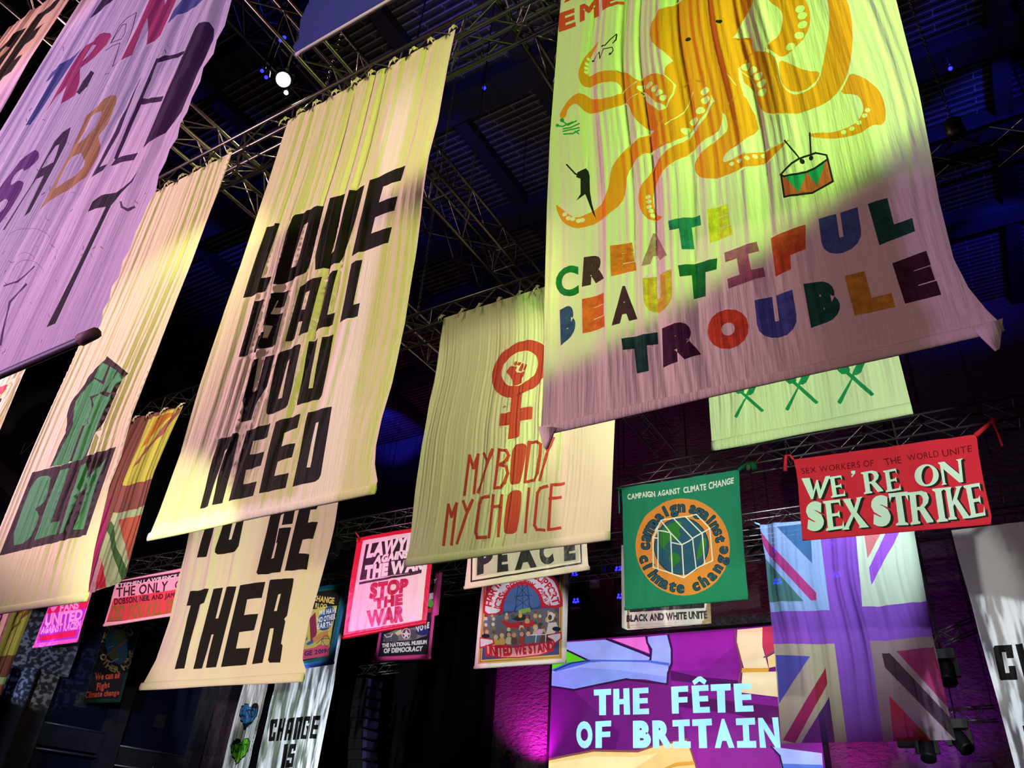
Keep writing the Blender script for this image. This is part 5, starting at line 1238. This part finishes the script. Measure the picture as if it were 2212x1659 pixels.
o = banner('fabric_banner', 'black picture banner with a teal and blue border right of the TO GE THER sheet', T4, L_, R_, (42, 112, 186), art, Drape(2.5, 0.02, 271, top=.6, bottom=.5, billow=.02), kind='plain', nx=60, nz=60)
hem(o, T4, L_[-1], R_[-1], 0.06, cloth_mat((58, 84, 190), 'satin'))

# ---- pink THE ONLY banner
L_ = edge(T3, D8, '985,172 930,400 850,638'); xr = atY(383, 1238, T3)[0]+1.6
R_ = [(xr, L_[0][1]+.1), (xr, L_[-1][1]+.1)]
DPK = (64, 22, 46)
art = [((60, 20, 44), [D8('1010,178 2200,-15 2195,25 1000,238')]), ((250, 208, 216), text('STEPHEN LAWRENCE FAMILY', D8('985,238 1860,95 1862,62 990,205'), .05)), (DPK, text('THE ONLY', D8('988,342 1520,277 1532,175 990,250'), .03)), (DPK, letter('O', D8('1605,262 1690,250 1695,160 1612,172'), .02)),
  ((226, 62, 76), [D8('965,358 2160,185 2110,480 1535,548 880,602')]), (DPK, text('DOBSON, NEIL AND JAMIE ARE', D8('968,422 1760,322 1765,280 972,362'), .06)), ((150, 98, 50), text('DID YOU KILL STEPHEN', D8('910,592 1840,470 1860,340 950,442'), .06)), (DPK, stroke(D8('880,600 1535,548 2110,482'), 1.2), 'uni')]
o = banner('fabric_banner', 'pink and red banner lettered THE ONLY beside the TO GE THER sheet', T3, L_, R_, (248, 158, 180), art, Drape(3, 0.02, 281, top=.4, bottom=.4, billow=.02), kind='plain', nx=80, nz=50)
hem(o, T3, L_[-1], R_[-1], 0.06, cloth_mat((250, 178, 190), 'plain'))

# ---- football fans banner
L_ = [(atY(*D8.p(290, 390), T3)[0]+.02, ZT-.1)] + edge(T3, D8, '290,390 105,865'); R_ = [(atY(*D8.p(728, 305), T3)[0], ZT-.1)] + edge(T3, D8, '728,305 580,800')
HP = (246, 90, 190); HR = (226, 20, 84); HU = (176, 46, 192)
art = [(HU, [D8('330,150 740,90 712,310 570,775 140,830 300,380')]), (HR, [D8('330,150 745,90 712,312 678,456 248,525 300,380')]), (HR, [D8('185,752 568,690 545,755 163,806')]),
  ((248, 120, 200), [smooth(D8('290,405 330,385 380,380 370,440 320,505 295,470'), 1)]), ((206, 60, 60), [D8('305,410 360,395 355,430 312,440')])]
for t, q in (('WEST HAM', '380,412 702,345 712,300 390,365'), ('FANS', '395,492 585,460 592,385 402,425'), ('UNITED', '235,642 610,577 632,475 252,525'), ('AGAINST RACISM', '190,727 598,672 612,592 207,660')): art.append(((252, 146, 214), text(t, D8(q), .08)))
o = banner('fabric_banner', 'small hot pink banner lettered UNITED AGAINST RACISM', T3, L_, R_, HP, art, Drape(2.5, 0.02, 291, top=.4, bottom=.4, billow=.02), kind='plain', nx=50, nz=60)
hem(o, T3, L_[-1], R_[-1], 0.06, cloth_mat(HP, 'plain'))

# ---- black climate banner on the left
L_ = [(atY(*D8.p(885, 650), T4)[0]+.1, ZT)] + edge(T4, D8, '885,650 632,1455'); R_ = [(atY(*D8.p(1275, 595), T4)[0], ZT)] + edge(T4, D8, '1275,595 1022,1450')
GDK = (14, 44, 32)
art = [((18, 16, 18), [D8('900,560 1262,500 1250,600 1000,1412 655,1418 880,660')]), ((36, 60, 72), [smooth(D8([[(995+118*math.cos(t)-62*math.sin(t)*.5, 855-195*math.sin(t)) for t in [6.283*i/24 for i in range(24)]]])[0], 0)]),
  ((54, 66, 36), [smooth(D8('960,720 1060,670 1100,740 1090,850 1030,800 960,820'), 1), smooth(D8('900,960 1000,900 1040,960 960,1020'), 1)], 'uni'), ((92, 58, 34), stroke(D8('890,960 1110,790'), 4), 'uni'), ((80, 104, 120), stroke(D8('890,1000 940,1030 1010,990'), 2)+stroke(D8('900,880 960,860'), 2), 'uni')]
GA = (130, 106, 54); OG = (158, 62, 34)
c = D8.p(1000, 865)
art += [(GA, arc_text('WE HAVE NO', c, 34, 50, 168, 30, 12, .06)+arc_text('OTHER HOME', c, 34, 50, 200, 352, 12, .06, True))]
for t, q in (('We can all', '765,1215 1020,1195 1032,1130 772,1145'), ('Fight', '780,1325 915,1290 922,1235 787,1250'), ('Climate change', '655,1405 1010,1370 1018,1320 667,1340')): art.append((OG, text(t, D8(q), .06)))
o = banner('fabric_banner', 'narrow black banner with a globe and a dark green border on the left', T4, L_, R_, GDK, art, Drape(2.5, 0.02, 301, top=.4, bottom=.4), kind='plain', nx=50, nz=60)

# ---- white sheets at the back
WS = (226, 226, 228)
def blk(pairs): return [(INK, letter(ch, G5(q), 0, BLOCK)) for ch, q in pairs]
art = blk((('C', '703,1262 795,1255 850,925 755,935'), ('H', '820,1257 908,1250 975,910 880,925'), ('A', '940,1250 1030,1245 1100,900 1003,920'), ('N', '1068,1240 1165,1230 1228,890 1130,905'), ('G', '1188,1230 1280,1225 1342,880 1255,895'), ('E', '1320,1222 1420,1218 1488,870 1385,882'),
  ('I', '890,1665 945,1658 995,1298 945,1308'), ('S', '958,1660 1065,1650 1125,1296 1035,1303')))
L_ = [(atY(*G5.p(815, 330), T5)[0]-.1, ZT)] + edge(T5, G5, '810,340 790,480 720,740 690,900 622,1180 560,1450 520,1659') + [(atY(*G5.p(520, 1659), T5)[0]+.02, 1.2)]
R_ = [(atY(*G5.p(1760, -70), T5)[0], ZT)] + edge(T5, G5, '1740,0 1680,450 1590,900 1500,1350 1440,1659') + [(atY(*G5.p(1440, 1659), T5)[0], 1.2)]
banner('fabric_banner', 'white sheet lettered CHANGE IS below the teal bordered banner', T5, L_, R_, WS, art, Drape(7, 0.05, 311, top=.9, bottom=.8), nx=90, nz=60, group='white sheets lit by patterned beams')
def heart(dx, dy): return [G5.p(x+dx, y+dy) for x, y in ((345,1100),(318,1010),(282,925),(272,850),(285,785),(310,735),(345,705),(375,693),(405,705),(425,740),(440,748),(455,725),(485,697),(520,686),(548,700),(560,740),(555,800),(535,875),(480,960),(410,1035))]
def shrink(l, k):
    cx = sum(p[0] for p in l)/len(l); cy = sum(p[1] for p in l)/len(l); return [(cx+(x-cx)*k, cy+(y-cy)*k) for x, y in l]
h1, h2 = heart(0, 0), heart(-130, 525)
art = [((20, 22, 30), [h1, h2], 'uni'), ((54, 112, 164), [shrink(h1, .9)]), ((92, 168, 40), [shrink(h2, .9)]), ((36, 28, 34), [G5('440,770 480,705 530,695 556,735 550,768')]), ((24, 24, 22), [G5('150,1320 185,1250 240,1222 285,1230 300,1262 250,1300')]),
   ((28, 40, 70), text('ACTION', G5('300,930 530,890 540,770 300,800'), .05)), ((28, 60, 20), text('CREATIVITY', G5('160,1440 400,1400 410,1300 175,1310'), .03)), ((20, 40, 60), [G5('345,1090 300,960 350,1000 460,960')])]
L_ = [(atY(*G5.p(420, 60), T5)[0]-.1, ZT)] + edge(T5, G5, '345,360 300,520 250,700 185,950 130,1180 70,1430 20,1659') + [(atY(*G5.p(20, 1659), T5)[0], 1.2)]
R_ = [(atY(*G5.p(760, 100), T5)[0], ZT)] + edge(T5, G5, '715,340 690,480 650,640 610,830 560,1000 530,1150 480,1320 455,1480 415,1659') + [(atY(*G5.p(415, 1659), T5)[0]+.02, 1.2)]
banner('fabric_banner', 'white sheet with a blue heart above a green heart', T5, L_, R_, (190, 190, 192), art, Drape(6, 0.06, 321, top=.9, bottom=.9), nx=60, nz=60, group='white sheets lit by patterned beams')
art = [(INK, letter('C', D3('915,1100 1028,1095 990,870 868,878'), 0, BLOCK)), (INK, letter('H', D3('1070,1090 1180,1080 1135,855 1012,868'), 0, BLOCK)), (INK, letter('A', D3('1215,1075 1330,1065 1280,840 1160,852'), 0, BLOCK)), (INK, letter('I', D3('1075,1460 1140,1452 1115,1380 1058,1390'), 0, BLOCK))]
L_ = edge(T5, D3, '602,135 640,290 680,430 735,620 780,800 840,1020 900,1230 955,1440 1012,1659') + [(atY(*D3.p(1012, 1659), T5)[0]+.02, 1.2)]
xr = L_[0][0]+2.9
R_ = [(xr, L_[0][1]), (xr, 1.2)]
banner('fabric_banner', 'white sheet cut off at the right edge with black block letters', T5, L_, R_, (222, 220, 218), art, Drape(5, 0.04, 331, top=.6, bottom=.8), nx=80, nz=60, group='white sheets lit by patterned beams')

# ---- the large translucent union flag
art = [((150, 182, 240), [G2('35,70 440,40 520,668 115,680')]), ((64, 112, 168), [G2('155,92 385,60 400,345')]), ((74, 124, 130), [G2('75,310 340,605 100,612')]), ((182, 62, 140), [G2('42,120 110,210 430,550 430,600 390,598 95,280 55,200')]),
  ((204, 226, 206), [G2('680,20 1100,-25 1190,605 750,650')]), ((206, 118, 124), [G2('735,0 950,-15 778,305')]), ((156, 88, 220), [G2('960,25 1060,10 990,150 870,370 805,490 788,370')]),
  ((186, 180, 150), [G2('130,900 555,900 640,1590 175,1590')]), ((62, 90, 186), [G2('148,975 385,985 170,1310')]), ((158, 40, 66), [G2('490,1060 503,1170 280,1580 195,1560')]), ((78, 44, 112), [G2('515,1260 555,1590 315,1590')]),
  ((156, 136, 142), [G2('788,885 1245,845 1390,1580 890,1590')]), ((190, 46, 44), [G2('930,1255 1235,1580 958,1590')]), ((58, 46, 50), [G2('880,965 930,960 1362,1420 1395,1570 900,1060')]), ((150, 44, 92), [G2('980,950 1237,920 1345,1350')]),
  ((140, 84, 206), [G2('460,38 690,20 750,650 800,885 890,1590 640,1590 555,900 520,668'), G2('110,680 520,668 750,650 1200,605 1245,845 790,885 555,900 132,900')], 'uni')]
L_ = edge(T4, G2, '35,75 42,120 75,300 105,620 140,950 165,1300 178,1500 180,1582'); R_ = edge(T4, G2, '1100,-25 1102,130 1150,400 1195,650 1230,850 1290,1130 1345,1400 1387,1558')
o = banner('fabric_banner', 'large purple crossed union flag hanging in front of the video screen', T4, L_, R_, (140, 84, 206), art, Drape(4.2, 0.10, 341, top=.8, bottom=.2, peak=.35, billow=.06, fine=.2), kind='flag', nx=110, nz=90, group='recoloured union flags')
strap(o, [at3(*G2.p(35, 75), T4), at3(*G2.p(15, 68), T4-.02), at3(*G2.p(0, 62), T4-.03)], .03, cloth_mat((150, 182, 240), 'plain'))

# ================================================================ the video screen
YS = 28.5
xl, zt_ = atY(1195, 1384, YS); xr = atY(1783, 1659, YS)[0]
ztop = atY(1672, 1354, YS)[1]; zt_ = (zt_+ztop)/2
scr = root('video_screen', ((xl+xr)/2, YS, 0.4), 'large bright video screen reading THE FÊTE OF BRITAIN', 'screen')
MB().box((xl-.13, YS+.02, .4), (xr+.13, YS+.35, zt_+.13)).build('frame', mat('screen_frame_black', (10, 9, 11), .5), scr, smooth=False)
PUR = (106, 26, 118); LBL = (148, 164, 240); NVY = (44, 20, 62); CRE = (232, 212, 172); CYN = (166, 236, 255)
art = [((124, 28, 138), [G1('985,150 1500,110 1530,400 1530,600 1830,640 1840,1180 1200,1180 1100,850 1000,520')]), ((92, 18, 104), [G1('75,550 250,580 600,900 560,1060 40,1100')]), ((138, 30, 152), [G1('985,160 1480,115 1480,240 1250,420 1010,420')]), ((138, 32, 146), [G1('1200,1000 1780,1020 1850,1180 1200,1180')]),
  ((84, 16, 92), [G1('1000,560 1300,640 1830,700 1840,860 1500,760 1040,700')]), ((74, 14, 86), [G1('990,420 1200,470 1530,500 1540,560 1200,520 1000,500')]),
  (LBL, [G1('60,250 188,205 520,183 840,325 820,345 360,345 190,265')]), (LBL, [G1('70,430 300,365 500,350 830,360 978,385 965,522 800,490 650,485 450,522 250,567 65,545')]), ((126, 146, 228), [G1('70,440 300,400 600,420 960,470 965,520 800,488 650,483 450,520 250,560 65,540')]), (LBL, [G1('820,162 970,148 1000,260 1000,350 985,385 840,345 845,260 815,200')]),
  ((230, 110, 210), [G1('540,180 800,163 832,292')]), ((92, 210, 34), [G1('60,345 188,272 355,342 250,362 110,420 60,410')]),
  (NVY, stroke(G1('500,180 840,312'), 4.4)+stroke(G1('805,160 815,210 845,260 838,345'), 4.4)+stroke(G1('186,262 360,345'), 4)+stroke(G1('65,545 250,572 450,530 650,490 968,528 975,440 1003,370 1003,260 975,150'), 4.6), 'uni'),
  ((70, 104, 206), [G1('65,420 200,362 360,338 830,343 985,365 980,386 800,357 400,352 110,432')]), ((28, 44, 84), stroke(G1('100,420 230,365 370,345'), 2.6), 'uni'),
  (CRE, [G1('1508,108 1702,90 1702,240 1748,402 1560,405 1530,300 1505,200')]), (CRE, [G1('1548,438 1818,430 1828,627 1538,592')]), ((186, 52, 84), [G1('1702,90 1790,80 1805,262 1730,312 1700,220')]), ((218, 158, 56), [G1('1540,403 1752,403 1748,434 1538,437')]), ((232, 206, 130), [G1('1740,320 1805,285 1810,390 1752,402')]),
  ((124, 70, 70), stroke(G1('1490,112 1500,210 1528,310 1540,400')+G1('1520,500 1535,600'), 3.4)+stroke(G1('1715,320 1810,262'), 3.4), 'uni'),
  ((236, 202, 132), [G1('40,1115 400,1045 740,1050 860,1010 1120,960 1190,1185 40,1185')]), ((246, 222, 164), [G1('40,1140 400,1085 700,1090 900,1060 700,1185 40,1185')]), ((214, 160, 62), [G1('920,1185 1040,1130 1175,1120 1182,1150 1050,1160 960,1185')]), ((134, 80, 74), stroke(G1('40,1112 200,1078 400,1040 740,1046 860,1006 1120,952'), 4.6)+stroke(G1('1120,955 1200,1185'), 3), 'uni'),
  ((162, 178, 250), [G1('1770,1010 2160,1060 2170,1185 1850,1185 1830,1080')]), ((84, 116, 214), [G1('1850,1140 2165,1150 2170,1185 1855,1185')]), (NVY, stroke(G1('1770,1010 1835,1080 1860,1185'), 4), 'uni')]
def ST(ch, q, b=.10, font=None): return (CYN, letter(ch, G1(q), b, font))
SLAB = {'I': [[(0,0),(1,0),(1,.23),(.66,.23),(.66,.77),(1,.77),(1,1),(0,1),(0,.77),(.34,.77),(.34,.23),(0,.23)]], 'T': [[(.3,0),(.7,0),(.7,.77),(1,.77),(1,1),(0,1),(0,.77),(.3,.77)]],
  'E': [[(0,0),(1,0),(1,.21),(.42,.21),(.42,.41),(.94,.41),(.94,.61),(.42,.61),(.42,.79),(1,.79),(1,1),(0,1)]], 'F': [[(0,0),(.42,0),(.42,.4),(.96,.4),(.96,.6),(.42,.6),(.42,.79),(1,.79),(1,1),(0,1)]],
  'H': [[(0,0),(.37,0),(.37,.4),(.63,.4),(.63,0),(1,0),(1,1),(.63,1),(.63,.6),(.37,.6),(.37,1),(0,1)]]}
art += [ST('T', '405,768 535,765 535,563 402,570', font=SLAB), ST('H', '553,765 682,762 675,558 552,565', font=SLAB), ST('E', '704,762 828,758 822,553 702,560', font=SLAB), ST('F', '1005,755 1130,752 1128,540 998,548', font=SLAB), ST('E', '1168,750 1298,747 1284,533 1155,540', font=SLAB),
  (CYN, [G1('1160,505 1205,470 1228,467 1272,500 1255,532 1215,505 1178,535')]), ST('T', '1313,749 1462,745 1456,524 1302,530', font=SLAB), ST('E', '1493,742 1635,738 1613,518 1478,525', font=SLAB),
  ST('O', '270,1024 395,1022 388,810 264,815'), ST('F', '415,1020 532,1018 536,808 415,815', font=SLAB), ST('B', '705,1020 845,1020 835,806 703,810'), ST('R', '858,1020 1003,1020 992,804 852,808'), ST('I', '1013,1020 1150,1020 1140,799 1008,805', font=SLAB), ST('T', '1168,1020 1322,1020 1310,793 1160,800', font=SLAB),
  ST('A', '1335,1020 1487,1018 1450,793 1347,797'), ST('I', '1508,1018 1656,1018 1643,786 1496,792', font=SLAB), ST('N', '1683,1018 1842,1018 1822,783 1667,788')]
fl = lambda u, v, X: np.zeros_like(u)
pic = banner('picture', '', YS-.01, [(xl, zt_), (xl, .5)], [(xr, zt_), (xr, .5)], PUR, art, fl, kind='screen', nx=12, nz=8)
for kk in ('label', 'category'): del pic[kk]
adopt(pic, scr)
